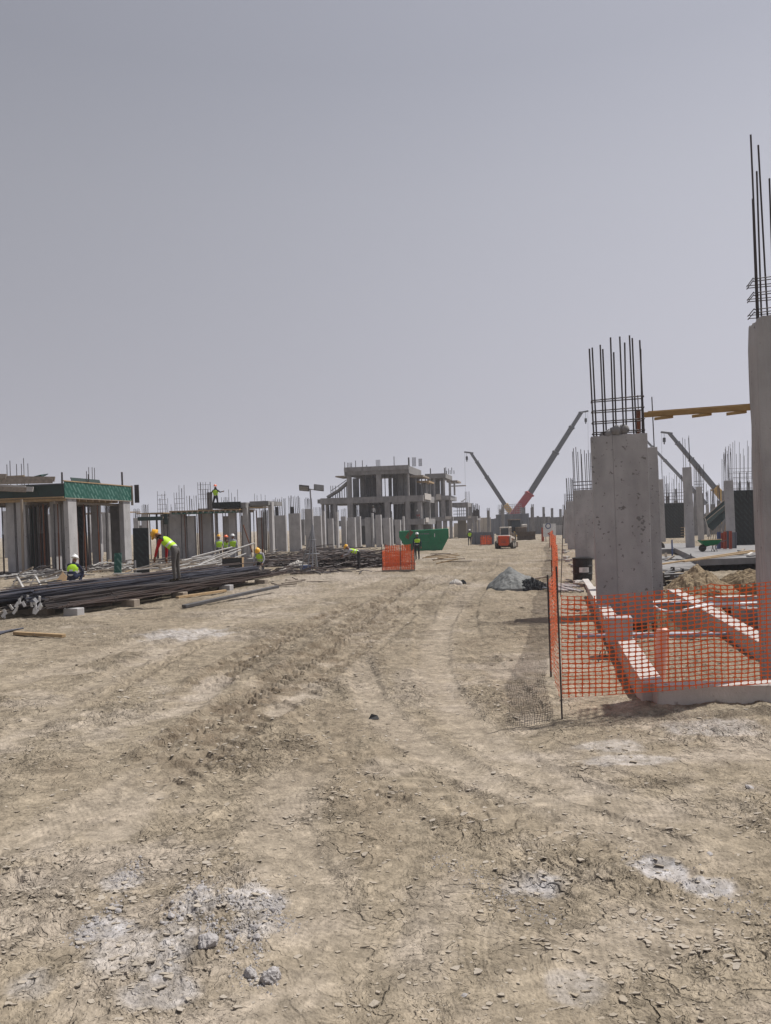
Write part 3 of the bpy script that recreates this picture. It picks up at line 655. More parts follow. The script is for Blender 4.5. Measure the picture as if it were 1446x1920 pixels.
# nearest column at the right edge of the frame
pn = G(1462, 1302); tn = thing('concrete_column', 'nearest tall concrete column cut by the right edge of the picture', 'column', (pn.x - .13, pn.y, -.1), -TH, None, -.028)
hn = HZ(pn, 592) + .1
bm = bmesh.new(); bm_box(bm, (.3, .2, hn / 2), (.6, .45, hn))
bmesh.ops.subdivide_edges(bm, edges=bm.edges[:], cuts=14, use_grid_fill=True)
for v in bm.verts:
    e_ = (v.co.x < .02) + (v.co.y < .0)
    v.co += Vector((random.uniform(-.004, .012) if v.co.x < .02 else 0, random.uniform(-.004, .006), random.uniform(-.02, .015) if v.co.z > hn - .02 else 0))
    if v.co.z > hn - .1 and v.co.x < .05: v.co.x += .02; v.co.z -= .02
bm_obj('shaft', bm, M['conc'], tn)
L1 = HZ(pn, 244) - hn + .1
for (x, y, dx, L) in ((.05, .06, -.015, 1.0), (.085, .07, .005, .80), (.17, .12, -.04, .95), (.3, .06, 0, .9), (.45, .06, 0, .9), (.1, .34, 0, .7), (.3, .34, 0, .8)):
    rod('rebar', (x, y, hn - .15), (x + dx, y, hn + L1 * L), .011, M['bar'], tn, 6)
for z in (.06, .10, .27, .30, .44, .47):
    bm = bmesh.new()
    for p_, q_ in (((.0, .04), (.6, .04)), ((.6, .04), (.6, .36)), ((.6, .36), (.0, .36)), ((.0, .36), (.0, .04))): bm_rod(bm, (*p_, hn + z), (*q_, hn + z + .012), .006, seg=5)
    bm_obj('tie', bm, M['bar'], tn)
# timber formwork beam between the columns
pa = AT(1208, 778, 20); pe = AT(1520, 756, 17.5)
tb = thing('timber_beam', 'long yellow timber beam spanning high between two concrete columns, small brackets beneath', 'beam', tuple(pa))
d_ = pe - pa
plank('beam_web', (0, 0, 0), d_, .09, .13, M['woody'], tb)
plank('beam_chord', (.12, 0, .075), d_ + Vector((0, 0, .075)), .12, .025, M['woody'], tb)
for f in (.145, .39, .60, .85):
    c = d_ * f; plank('bracket', c + Vector((-.28, 0, -.13)), c + Vector((.18, 0, -.085)), .08, .07, M['woody'], tb)
plank('tie_post', Vector((-.13, .05, -.95)), Vector((-.13, .05, .15)), .1, .06, M['rust'], tb)
# supporting column hidden mostly by the nearest one
pq = G(1490, 1150); hq = pe.z - .07
ts = thing('concrete_column', 'concrete column outside the right edge carrying the far end of the yellow beam', 'column', (AT(1500, 900, 17.6).x, 17.6, -.1), -TH)
shaft_mesh_obj(.35, .3, hq + .1, M['conc'], ts)

# slender columns inside the plots on the right
SL = [(1237, 1249, 1016, 898, 'slender weathered column standing directly right of the largest column', 853, 2, 'galv'),
      (1289, 1304, 1037, 875, 'slender pale column with two thin bars, right of the first black formwork board', 815, 2, ''),
      (1311, 1321, 1014, 912, 'slender dark column with a bundle of bars, behind the upper end of the wheelbarrow', 868, 3, ''),
      (1366, 1381, 1036, 900, 'slender column with starter bars touching the large black formwork board', 838, 3, ''),
      (1327, 1332, 1006, 945, 'thin distant column left of the sloping green formwork board', 920, 3, ''),
      (1299, 1303, 1004, 940, 'thinnest distant column between the two middle slender columns', 925, 2, '')]
for xl, xr, b_, t_, lab, bt, nb, _ in SL:
    column(xl, xr, b_, t_, .22, lab, bars=nb, btop=bt, lean=.034, r=.014, ny=2)
# far clusters of starter bars
def bar_cluster(x0, x1, base, bot, top, n_, label, d=None, mesh=False):
    p = G((x0 + x1) / 2, base); z0 = HZ(p, bot); z1 = HZ(p, top); wd = (x1 - x0) * p.y / F
    t = thing('rebar_cage', label, 'rebar cage', (p.x, p.y, 0), -TH)
    for i in range(n_):
        x = -wd / 2 + wd * i / (n_ - 1); y = random.uniform(0, .4)
        rod('rebar', (x, y, z0), (x + random.uniform(-.05, .05), y, z1 - random.random() * .35 * (z1 - z0)), .018 * max(1, p.y / 60), M['bar'], t, 4)
    if mesh:
        for k in range(5):
            z = z0 + (z1 - z0) * .1 * k
            rod('tie', (-wd / 2, .1, z), (wd / 2, .1, z), .014 * max(1, p.y / 50), M['bar'], t, 4)
    box('footing', (0, .2, z0 / 2), (wd * 1.02, .5, z0), M['concd'], t)
    return t
def black_board(x0, x1, top, base, label, cage_top, n_):
    p = G(x0, base); q = G(x1, base); wd = (x1 - x0) * p.y / F; z = HZ(p, top)
    t = thing('formwork_board', label, 'formwork', (p.x, p.y, 0), -.02)
    nx_ = max(2, int(wd / .6)); nz_ = 3
    for i in range(nx_):
        box('panel', (wd * (i + .5) / nx_, .05, z / 2 + .1), (wd / nx_ - .012, .05, z - .1), M['formd'], t)
    for k in range(nz_): box('waling', (wd / 2, .12, z * (k + .5) / nz_), (wd, .08, .1), M['woodg'], t)
    zz = HZ(p, cage_top) - z
    for i in range(n_): rod('rebar', (wd * (i + .5) / n_, .25, z - .3), (wd * (i + .5) / n_ + random.uniform(-.04, .06), .25, z + zz * random.uniform(.8, 1)), .013, M['bar'], t, 4)
    for k in range(5): rod('tie', (.05, .27, z + .12 + k * zz * .1), (wd - .05, .27, z + .12 + k * zz * .1), .01, M['bar'], t, 4)
    for k in (.25, .45): rod('clamp_bar', (wd * k, .02, z - .5), (wd * k, .02, z + zz * .35), .03, M['black'], t, 5)
    for k in range(4): plank('plank', (wd - .4, -.12, .4 + k * .28), (wd + .15, -.05, .42 + k * .28), .1, .05, M['wood'], t)
black_board(1246, 1283, 945, 1012, 'small black formwork board right behind the slender column nearest the largest column', 885, 8)
black_board(1370, 1440, 921, 1032, 'large black formwork board with a tall rebar cage, left of the nearest column', 822, 9)
# sloping green formwork with timber struts
p = G(1340, 1016); ta = thing('formwork_ramp', 'sloping green formwork board on timber struts behind the red and blue panels', 'formwork', (p.x, p.y, 0), 0)
a = AT(1320, 975, p.y) - p; b = AT(1362, 940, p.y) - p; a.y = 0; b.y = 0
for (c4, m_, yy) in ((((1319, 972), (1362, 934), (1363, 948), (1322, 985)), 'dgreen', 0), (((1322, 985.5), (1363, 949), (1364, 962), (1330, 995)), 'dgreen', -.25)):
    Q = [AT(x, y, p.y) - Vector((p.x, p.y, 0)) for x, y in c4]; V = [(q.x, yy - .5 * k_, q.z) for k_, q in zip((0, 0, 1, 1), Q)]; V += [(x, y + .07, z + .02) for x, y, z in V]
    mesh_obj('board', V, [(3, 2, 1, 0), (4, 5, 6, 7), (0, 1, 5, 4), (1, 2, 6, 5), (2, 3, 7, 6), (3, 0, 4, 7)], M[m_], ta)
    plank('edge_rail', Vector(V[0]) + Vector((0, -.05, 0)), Vector(V[1]) + Vector((0, -.05, 0)), .07, .07, M['woodg'], ta)
plank('edge_rail', a + Vector((.02, -.5, -.05)), b + Vector((.02, -.5, -.05)), .06, .06, M['woodg'], ta)
for i in range(5): plank('strut', (a.x * .6 + i * .22, .1, 0), (a.x * .3 + i * .2 + .1, .1, a.z + .15 + i * .1), .06, .04, M['woodg'], ta)
plank('strut', AT(1333, 1008, p.y - .5) - p, AT(1322, 972, p.y - .5) - p, .09, .05, M['tubes'], ta)
plank('strut', AT(1358, 1003, p.y - .8) - p, AT(1366, 950, p.y - .8) - p, .09, .05, M['wood'], ta)
# wheelbarrow
def wheelbarrow():
    p = G(1330, 1034, .35); t = thing('wheelbarrow', 'green wheelbarrow parked on the slab in front of the red and blue panels', 'wheelbarrow', (p.x, p.y, .35), R(0))
    s = p.y / F; W = 38 * s
    bm = bmesh.new()
    top = [(-W / 2, -.28, .62), (W / 2, -.33, .64), (W / 2, .33, .64), (-W / 2, .28, .62)]; bot = [(-W * .22, -.16, .32), (W * .32, -.2, .36), (W * .32, .2, .36), (-W * .22, .16, .32)]
    v = [bm.verts.new(x) for x in top + bot]
    for i in range(4): bm.faces.new((v[i], v[(i + 1) % 4], v[4 + (i + 1) % 4], v[4 + i]))
    bm.faces.new(v[4:])
    bmesh.ops.solidify(bm, geom=bm.faces[:], thickness=.02)
    bm_obj('tray', bm, M['skip'], t)
    for y in (-.28, .28): rod('handle', (-W * .42, y * .2, .2), (W * .75, y, .6), .02, M['steel'], t)
    rod('rim_bar', (-W / 2, -.3, .64), (W / 2, -.34, .66), .02, M['wood'], t)
    bm = bmesh.new(); bmesh.ops.create_cone(bm, cap_ends=True, segments=20, radius1=.2, radius2=.2, depth=.09); bmesh.ops.rotate(bm, matrix=Matrix.Rotation(R(90), 3, 'X'), verts=bm.verts)
    bm_obj('wheel', bm, M['tyre'], t, (-W * .33, 0, .2))
    for y in (-.2, .2): rod('leg', (W * .2, y, .4), (W * .32, y, 0), .02, M['steel'], t); rod('leg', (W * .3, y, .4), (W * .18, y, 0), .018, M['steel'], t)
wheelbarrow()
# standing red / blue / grey formwork panels
pans = [(1345, 1351, 'blue'), (1351, 1357, 'rose'), (1357, 1362, 'rose'), (1362, 1368, 'hoard'), (1368, 1372, 'rose'), (1373, 1381, 'hoard')]
names = {'blue': 'blue', 'rose': 'red', 'hoard': 'slate'}
cnt = ['first', 'second', 'third', 'fourth', 'fifth', 'sixth']
for i, (x0, x1, m_) in enumerate(pans):
    p = G((x0 + x1) / 2, 1031 - (i % 2), .35); s = p.y / F
    t = thing('steel_formwork', f'{names[m_]} formwork panel standing on edge, {cnt[i]} from the left in the row beside the wheelbarrow', 'formwork panel', (p.x, p.y, .35), random.uniform(-.1, .1))
    h_ = (31 + random.uniform(-2, 3)) * s
    box('face', (0, .04, h_ / 2 + .05), ((x1 - x0) * s * .95, .03, h_), M[m_], t)
    for dx in (-1, 1): box('rib', (dx * (x1 - x0) * s * .45, 0, h_ / 2 + .05), (.04, .06, h_), M[m_], t)
p = G(1250, 1052)
# small blue post and black tyre by the big column
t_ = rod('blue_post', G(1261, 1047), AT(1260, 1012, G(1261, 1047).y), .045, M['blue']); tag(t_, 'short blue post standing on the slab left of the long planks', 'post')
p = G(1236, 1036)
bm = bmesh.new(); bmesh.ops.create_cone(bm, cap_ends=True, segments=18, radius1=.36, radius2=.36, depth=.16); bmesh.ops.rotate(bm, matrix=Matrix.Rotation(R(80), 3, 'X'), verts=bm.verts)
t_ = bm_obj('tyre', bm, M['tyre'], None, (p.x, p.y, .36)); tag(t_, 'black tyre standing against the right side of the largest column', 'tyre')
# slabs
def slab(name, pts, z, th, m, label, cat='slab'):
    n = len(pts); V = [(p.x, p.y, z) for p in pts] + [(p.x, p.y, z - th) for p in pts]
    c = sum((p for p in pts), Vector()) / n
    Fc = [tuple(range(n))] + [tuple(reversed(range(n, 2 * n)))] + [(i, n + i, n + (i + 1) % n, (i + 1) % n) for i in range(n)]
    bm = bmesh.new(); vv = [bm.verts.new(v) for v in V]
    for f in Fc: bm.faces.new([vv[i] for i in f])
    bmesh.ops.recalc_face_normals(bm, faces=bm.faces)
    return tag(bm_obj(name, bm, m), label, cat)
slab('floor_slab', [G(1312, 1049, .35), G(1500, 1042, .35), G(1470, 1018, .35), G(1262, 1026, .35)], .35, .28, M['concd'], 'pale concrete floor slab behind the sand heap, dark gap under its front edge')
slab('ground_slab', [G(1226, 1070, .08), G(1310, 1066, .08), G(1305, 1040, .08), G(1222, 1044, .08)], .08, .2, M['concd'], 'low pale slab between the largest column and the sand heap')
slab('ground_slab', [G(1228, 1030, .3), G(1300, 1028, .3), G(1290, 1018, .3), G(1228, 1020, .3)], .3, .5, M['concd'], 'pale slab strip at the foot of the small black formwork board')
for i, (a, b, lab) in enumerate([((1212, 1062), (1410, 1032), 'upper long timber plank lying slanted across the slab right of the largest column'), ((1282, 1053), (1446, 1030), 'lower long timber plank lying slanted across the slab, nearer the right edge')]):
    tag(plank('plank', G(*a, .3 + .08 * i), G(*b, .5), .12, .06, M['wood']), lab, 'plank')
for i in range(9):
    x = random.uniform(1240, 1300); y = random.uniform(1042, 1062); a = G(x, y, .22)
    tag(plank('timber_offcut', a, a + Vector((random.uniform(-.9, .9), random.uniform(-.8, .8), random.uniform(-.05, .25))), .12, .06, random.choice([M['woodg'], M['concd'], M['wood']])), 'short grey timber offcut in the clutter behind the prop heap', 'timber', 'timber offcuts between the largest column and the slab')

for i in range(14):
    a = G(random.uniform(1380, 1450), random.uniform(1028, 1044), .38); tag(plank('timber_offcut', a, a + Vector((random.uniform(-.9, .9), random.uniform(-.8, .8), random.uniform(0, .12))), .14, .07, random.choice([M['woodg'], M['wood'], M['concd'], M['bag']])), 'small timber piece littering the floor slab near the nearest column', 'timber', 'timber pieces on the floor slab')
for i, (xl, xr, b_, t_, bt) in enumerate([(1252, 1258, 1004, 930, 905), (1268, 1274, 1002, 938, 915), (1312, 1318, 1003, 948, 930), (1336, 1343, 1002, 945, 915), (1348, 1354, 1003, 938, 905), (1238, 1243, 1002, 940, 920), (1386, 1394, 1004, 930, 900), (1404, 1411, 1003, 935, 900)]):
    column(xl, xr, b_, t_, .3, f'tiny far column in the crowded right-hand background, {["first","second","third","fourth","fifth","sixth","seventh","eighth"][i]} of eight', bars=4, btop=bt, lean=.03, r=.025, m='concd', group='far columns in the right background')
# ring beams of the foundation in front
def beam(p0, p1, wd, z, dep, label, m='concp'):
    p0 = Vector((p0.x, p0.y, 0)); p1 = Vector((p1.x, p1.y, 0)); d = p1 - p0; L = d.length
    bm = bmesh.new(); bm_box(bm, (0, 0, 0), (wd, L, dep))
    bmesh.ops.bevel(bm, geom=bm.edges[:], offset=.012, segments=1, affect='EDGES')
    bmesh.ops.subdivide_edges(bm, edges=[e for e in bm.edges if e.calc_length() > 1], cuts=24, use_grid_fill=True)
    for v in bm.verts: v.co += Vector((random.uniform(-.006, .006), 0, random.uniform(-.006, .006)))
    c = (p0 + p1) / 2; o = bm_obj('ring_beam', bm, M[m], None, (c.x, c.y, z - dep / 2), (0, 0, -math.atan2(d.x, d.y)))
    return tag(o, label, 'beam')
beam(G(1110, 1100, .3), G(1226, 1281, .3), .27, .30, .75, 'pale concrete ring beam running back from the fence corner past the concrete stub')
pc = G(1226, 1283, .3); pe2 = G(1560, 1277, .3)
beam(pc + Vector((.0, 0, 0)), pe2, .26, .305, .75, 'pale concrete ring beam lying crosswise nearest the camera behind the orange net')
beam(G(1262, 1104, .3), G(1530, 1250, .3), .30, .296, .8, 'pale concrete ring beam running diagonally from the sand heap to the right edge')
beam(G(1196, 1129, .25), G(1300, 1124, .25), .28, .25, .26, 'short crosswise ring beam behind the salmon pipe')
beam(G(1322, 1119, .25), G(1530, 1114, .25), .28, .25, .28, 'crosswise ring beam at the foot of the sand heap near the right edge')
beam(G(1380, 1135, .2), G(1560, 1190, .2), .22, .22, .5, 'short pale ring beam nearest the right edge beyond the diagonal one')
beam(G(1395, 1152, .2), G(1470, 1150, .2), .3, .33, .5, 'small dark concrete block seat on the beam at the right edge', 'concd')
p = G(1166, 1200, .3); tag(box('concrete_stub', (p.x, p.y + .15, .45), (.40, .33, .42), M['conc'], None, -TH, bevel=.01), 'square concrete stub sitting on the ring beam left of the salmon pipe', 'stub')
p = G(1235, 1276); q = AT(1243, 1182, p.y + .15)
tp = thing('salmon_pipe', 'short upright salmon plastic pipe standing in the sand behind the net', 'pipe', (p.x, p.y, 0))
bm = bmesh.new()
bm_rod(bm, (0, 0, -.1), (q.x - p.x, q.y - p.y, q.z), .078, .088, 20); bm_obj('tube', bm, M['pvc'], tp, smooth=False)
bm = bmesh.new(); bmesh.ops.create_uvsphere(bm, u_segments=16, v_segments=8, radius=.087); bmesh.ops.scale(bm, vec=(1, 1, .45), verts=bm.verts); bm_obj('cap', bm, M['pvc'], tp, (q.x - p.x, q.y - p.y, q.z), smooth=True)
tp = thing('drain_pipe', 'long grey-blue plastic pipe lying crosswise through the ring beams', 'pipe', tuple(G(1083, 1193, .12)))
a = G(1083, 1193, .12); rod('tube', (0, 0, 0), G(1380, 1189, .12) - a, .05, M['pipe'], tp, 12)
rod('sleeve', G(1180, 1192, .12) - a, G(1186, 1192, .12) - a, .058, M['pipe'], tp, 12)
def hose(name, pts, r, m, label, cat):
    P = [Vector(pts[0])] + [Vector(p) for p in pts] + [Vector(pts[-1])]; C_ = []
    for i in range(1, len(P) - 2):
        for k in range(6):
            t = k / 6; C_.append(.5 * ((2 * P[i]) + (P[i + 1] - P[i - 1]) * t + (2 * P[i - 1] - 5 * P[i] + 4 * P[i + 1] - P[i + 2]) * t * t + (-P[i - 1] + 3 * P[i] - 3 * P[i + 1] + P[i + 2]) * t ** 3))
    C_.append(P[-1]); V = []; Fc = []
    for i, c in enumerate(C_):
        d = (C_[min(i + 1, len(C_) - 1)] - C_[max(i - 1, 0)]).normalized(); a = d.cross(Vector((0, 0, 1)));
        a = a.normalized() if a.length > .01 else Vector((1, 0, 0)); b = d.cross(a)
        V += [c + a * r * math.cos(q * .785) + b * r * math.sin(q * .785) for q in range(8)]
    for i in range(len(C_) - 1):
        for q in range(8): Fc.append((i * 8 + q, i * 8 + (q + 1) % 8, i * 8 + 8 + (q + 1) % 8, i * 8 + 8 + q))
    return tag(mesh_obj(name, V, Fc, m, smooth=True), label, cat)
hose('white_hose', [G(1228, 1138, .28), G(1245, 1146, .27), G(1275, 1146, .27), G(1310, 1138, .3), G(1340, 1134, .3), G(1446, 1130, .3)], .035, M['white'], 'white hose sagging across the crosswise ring beam behind the net', 'hose')
hose('blue_hose', [G(1226, 1132, .27), G(1290, 1130, .27), G(1350, 1131, .3), G(1446, 1126, .32)], .03, M['pipe'], 'thin blue pipe lying behind the white hose', 'pipe')
hose('cable', [G(1122, 1245), G(1126, 1222, .1), G(1134, 1218, .12), G(1134, 1235), G(1130, 1240)], .008, M['black'], 'black cable loop lying in the sand left of the ring beam', 'cable')
# pale board standing in front of column A
p = G(1182, 1150); q = AT(1183, 1077, p.y)
tt = thing('marker_board', 'narrow pale board on a stake in front of the largest column', 'board', (p.x - .02, p.y - .1, 0))
plank('board', (0, 0, q.z - .40), (0, .0, q.z), .15, .02, M['concp'], tt); plank('stake', (.02, .02, 0), (.02, .02, q.z - .1), .05, .03, M['woodg'], tt)
# barrel
p = G(1093, 1090); s = p.y / F
tt = thing('barrel', 'black plastic barrel with a white label, below the second wide column', 'barrel', (p.x, p.y, gz(p)))
bm = bmesh.new(); prof = [(0, 0), (.30, 0), (.335, .04), (.345, .25), (.36, .27), (.345, .29), (.35, .52), (.365, .54), (.35, .56), (.35, .78), (.37, .80), (.37, .84), (.33, .85), (.31, .81), (0, .81)]
sg = 28; rings = [[bm.verts.new((r_ * math.cos(k / sg * 6.2832), r_ * math.sin(k / sg * 6.2832), z)) for k in range(sg)] if r_ else [bm.verts.new((0, 0, z))] for r_, z in prof]
for a_, b_ in zip(rings, rings[1:]):
    for k in range(sg):
        q = [a_[k % len(a_)], a_[(k + 1) % len(a_)], b_[(k + 1) % len(b_)], b_[k % len(b_)]]; u = []
        for v in q:
            if v not in u: u.append(v)
        if len(u) > 2: bm.faces.new(u)
bmesh.ops.recalc_face_normals(bm, faces=bm.faces); bm_obj('drum', bm, M['black'], tt)
V = []; Fc = []
for k in range(7):
    a_ = R(-90 - 28 + k * 56 / 6 - 6); V += [(.362 * math.cos(a_), .362 * math.sin(a_), .32), (.362 * math.cos(a_), .362 * math.sin(a_), .5)]
for k in range(6): Fc.append((2 * k, 2 * k + 2, 2 * k + 3, 2 * k + 1))
mesh_obj('paper_label', V, Fc, M['white'], tt)
for k in range(5): 
    a_ = R(-96); mesh_obj('print_line', [(x, -.3655 - .0005, .35 + k * .028) for x in (-.1, .09)] + [(x, -.3655 - .0005, .358 + k * .028) for x in (.09 - k % 2 * .03, -.1)], [(0, 1, 2, 3)], M['steel'], tt)
# pile of steel tubes near the fence
for i in range(13):
    x = 1053 + (i % 7) * 7 + random.uniform(-2, 2); y = 1113 - (i // 7) * 7; a = G(x, y); a.z = gz(a) + .05 + .07 * (i // 7)
    o = rod('steel_tube', a, a + Vector((-.30 + random.uniform(-.1, .1), .75, .05)), .035, M['tubes'] if i % 3 else M['galv'], None, 8)
    tag(o, f'short grey steel tube, {["first","second","third","fourth","fifth","sixth","seventh"][i % 7]} from left in the {["lower","upper"][i // 7]} row beside the barrel', 'tube', 'short steel tubes stacked beside the barrel')
# heap of scaffold props right of column A
def prop_obj(a, b, m, label, group, r=.03):
    t = thing('steel_prop', label, 'prop', tuple(a), 0, group); d = Vector(b) - Vector(a)
    rod('outer_tube', (0, 0, 0), d * .6, r, m, t, 8); rod('inner_tube', d * .58, d * .985, r * .78, m, t, 8)
    for f in (0, 1):
        bm = bmesh.new(); bm_box(bm, (0, 0, 0), (.13, .13, .012)); o = bm_obj('end_plate', bm, m, t, d * f); o.rotation_mode = 'QUATERNION'; o.rotation_quaternion = d.to_track_quat('Z', 'Y')
    return t
for i in range(16):
    a = G(1229 + random.uniform(0, 40), 1098 - (i % 5) * 5, .1 + (i % 5) * .09); an = random.uniform(-.5, .7)
    prop_obj(a, a + Vector((math.sin(an + 1.0) * 1.3, math.cos(an + 1) * 1.0, random.uniform(-.02, .15))), M['steel'], 'dark steel prop lying in the heap at the right foot of the largest column', 'steel props heaped right of the largest column', .038)
# sand heaps
def heap(px, py, wpx, top, label, m='sand', asp=1.0, seed=0, name='sand_heap', cat='sand heap', amp=.22, ridge=False, peak=(0, 0), stuff=False):
    p = G(px, py); wd = wpx / 2 * p.y / F; h = HZ(p, top) ; N = 56
    xs = np.linspace(-1.15, 1.15, N); X, Y = np.meshgrid(xs, xs); r = np.hypot(X, Y)
    ang = 1 + .18 * fbm(X * 1.3 + seed, Y * 1.3, 2, seed)
    pr = np.clip(1 - np.hypot(X - peak[0] * np.clip(1 - r, 0, 1), Y - peak[1]) / ang, 0, 1) ** (.9 if not ridge else .55)
    Z = h * pr + amp * h * fbm(X * 5 + seed, Y * 5, 4, seed + 2, .65) * sst(0, .25, pr) - .12 * (1 - sst(0, .05, pr))
    V = np.stack([X.ravel() * wd, Y.ravel() * wd * asp, Z.ravel()], 1)
    Fc = [(i * N + j, i * N + j + 1, (i + 1) * N + j + 1, (i + 1) * N + j) for i in range(N - 1) for j in range(N - 1)]
    o = mesh_obj(name, V.tolist(), Fc, M[m], None, (p.x, p.y, gz(p)), -TH, smooth=False)
    return tag(o, label, cat)
heap(1308, 1108, 136, 1058, 'brown sand heap with a pointed top behind the orange net', seed=3)
heap(1405, 1104, 140, 1068, 'low crumbly sand ridge between the sand heap and the nearest column', seed=8, ridge=True, asp=.6, amp=.3)
heap(970, 1104, 122, 1064, 'grey-green tarpaulin draped in a peaked heap beside the track', 'tarp', asp=1.0, seed=12, name='tarpaulin', cat='tarpaulin', amp=.12, peak=(-.28, 0))
heap(997, 1107, 60, 1086, 'crumpled black tarpaulin lying at the right foot of the grey-green one', 'tarpb', asp=.9, seed=15, name='tarpaulin', cat='tarpaulin', amp=.6, ridge=True)
heap(855, 1097, 24, 1089, 'white sack lying flat on the dirt left of the tarpaulin heap', 'bag', asp=.8, seed=17, name='sack', cat='sack', ridge=True, amp=.3)
heap(868, 1095, 14, 1087, 'small dark rag beside the white sack on the dirt', 'tarpb', asp=.8, seed=19, name='rag', cat='rag', ridge=True, amp=.4)
tag(plank('plank', G(985, 1087, .05), G(1032, 1080, .08), .1, .05, M['woodg']), 'weathered plank lying between the tarpaulin heap and the fence', 'plank')

# odd blocks and boards along the feet of the right columns
bl = 0
for i in range(26):
    y = random.uniform(1018, 1100); x = 1052 + (y - 1015) * .2 + random.uniform(0, 26) * (y - 990) / 80; a = G(x, y); a.z = gz(a) + .06
    mt = random.choice([M['concp'], M['woodg'], M['concd'], M['concp']])
    if i % 2: o = plank('plank_offcut', a, a + Vector((random.uniform(-.6, .6), random.uniform(-.2, .5), .03)), .14, .05, mt); tag(o, 'short board among the rubble along the feet of the right-hand columns', 'board', 'boards scattered along the right-hand columns')
    else: o = box('block', a, (random.uniform(.15, .32), random.uniform(.15, .3), random.uniform(.1, .2)), mt, None, random.uniform(0, 3), bevel=.01); tag(o, 'small concrete block in the rubble along the feet of the right-hand columns', 'block', 'blocks scattered along the right-hand columns')
tag(beam(G(1122, 1128), G(1094, 1086), .22, .12, .2, ''), 'pale concrete kerb beam between the barrel and the largest column', 'beam')

# ------------------------------------------------------------------ orange safety fence
def net_mesh(name, path, z0f, hf, cw, ch_, rows, parent, wob=.03, m='net', seed=0, bulge=None):
    """path: list of ground points; builds a perforated sheet with rounded openings"""
    P = [Vector((p.x, p.y, 0)) for p in path]; cum = [0]
    for a, b in zip(P, P[1:]): cum.append(cum[-1] + (b - a).length)
    Ltot = cum[-1]; nc = int(Ltot / cw)
    S = np.linspace(0, Ltot, nc + 1)
    def base(s):
        i = np.clip(np.searchsorted(cum, s, 'right') - 1, 0, len(P) - 2); c = np.array(cum)
        t = (s - c[i]) / (c[i + 1] - c[i]); A = np.array([(p.x, p.y) for p in P]); q = A[i] * (1 - t)[:, None] + A[i + 1] * t[:, None]
        d = A[i + 1] - A[i]; d /= np.linalg.norm(d, axis=1)[:, None]
        return q, np.stack([-d[:, 1], d[:, 0]], 1), i + t
    fu = 1 - .23; V = []; Fc = []
    # cell template: outer square corners and mid points, inner octagon
    ou = [(0, 0), (.5, 0), (1, 0), (1, .5), (1, 1), (.5, 1), (0, 1), (0, .5)]
    mx_, my_ = (.062, .108) if m == 'net' else (.10, .13)
    inn = [(.5 + (u - .5) * k1, .5 + (v - .5) * k2) for (u, v), k1, k2 in zip(ou, [1 - 2.9 * mx_, 1, 1 - 2.9 * mx_, 1 - 2 * mx_] * 2, [1 - 2.9 * my_, 1 - 2 * my_, 1 - 2.9 * my_, 1] * 2)]
    inn = [(.5 + (u - .5) * (1 - 2 * mx_) * (.86 if abs(u - .5) == .5 and abs(v - .5) == .5 else 1), .5 + (v - .5) * (1 - 2 * my_) * (.82 if abs(u - .5) == .5 and abs(v - .5) == .5 else 1)) for u, v in ou]
    uv = np.array(ou + inn)
    ii, jj = np.meshgrid(np.arange(nc), np.arange(rows), indexing='ij'); ii = ii.ravel(); jj = jj.ravel()
    s = ((ii[:, None] + uv[None, :, 0]) * (Ltot / nc)).ravel(); v = ((jj[:, None] + uv[None, :, 1]) / rows).ravel()
    s = s + cw * .16 * fbm(s * 5, v * 6, 2, seed + 12) * (v > 0) ; v = v + .3 / rows * fbm(s * 3, v * 8, 2, seed + 14) * (v > .001) * (v < .999)
    q, nn, si = base(np.clip(s, 0, Ltot - 1e-4))
    off = wob * fbm(s * 1.1, v * 1.5, 3, seed + 1) * 2 + (wob * 3 * bulge * fbm(s * 3.0, v * 2.0, 3, seed + 4) if bulge else 0)
    fr = si - np.floor(si); tie = np.sin(np.pi * fr) ** .5
    off = off * (.25 + .75 * tie)
    sag = .05 * tie + .02 * fbm(s * .8, s * 0, 2, seed + 9)
    z = z0f(s / Ltot) + v * hf(s / Ltot) - sag * (.3 + .7 * v) + (.02 * bulge * fbm(s * 4, v * 5, 2, seed + 7) if bulge else 0)
    XY = q + nn * off[:, None]
    Vv = np.stack([XY[:, 0], XY[:, 1], z], 1)
    b = np.arange(len(ii))[:, None] * 16
    fs = np.array([[k, (k + 1) % 8, 8 + (k + 1) % 8, 8 + k] for k in range(8)])
    Q = (b[:, :, None] + fs[None]).reshape(-1, 4)
    me = bpy.data.meshes.new(name); me.vertices.add(len(Vv)); me.vertices.foreach_set('co', Vv.astype(np.float32).ravel())
    me.loops.add(Q.size); me.polygons.add(len(Q)); me.loops.foreach_set('vertex_index', Q.astype(np.int32).ravel()); me.polygons.foreach_set('loop_start', (np.arange(len(Q)) * 4).astype(np.int32))
    me.update(calc_edges=True); me.materials.append(M[m])
    o = bpy.data.objects.new(name, me); link(o); o.parent = parent
    return o
pole0 = G(1055, 1353)
fa = thing('safety_fence', 'orange plastic mesh fence stretched across in front of the ring beams', 'fence', (0, 0, 0))
p1 = AT(1560, 1300, pole0.y + .2); p1 = Vector((p1.x, p1.y, 0)); pm = pole0.lerp(p1, .55)
zb = HZ(pole0, 1308); zt = HZ(pole0, 1117); zbr = HZ(p1, 1270); ztr = HZ(p1, 1072)
net_mesh('mesh_sheet', [pole0, pm, p1], lambda t: zb + (zbr - zb) * t, lambda t: (zt - zb) + ((ztr - zbr) - (zt - zb)) * t, .0745, .05, 24, fa, .02, seed=2)
rod('pole', (pole0.x, pole0.y, -.2), (pole0.x - .04, pole0.y, HZ(pole0, 1062)), .010, M['bar'], fa)
rod('pole', (p1.x, p1.y, -.2), (p1.x, p1.y, 1.7), .010, M['bar'], fa)
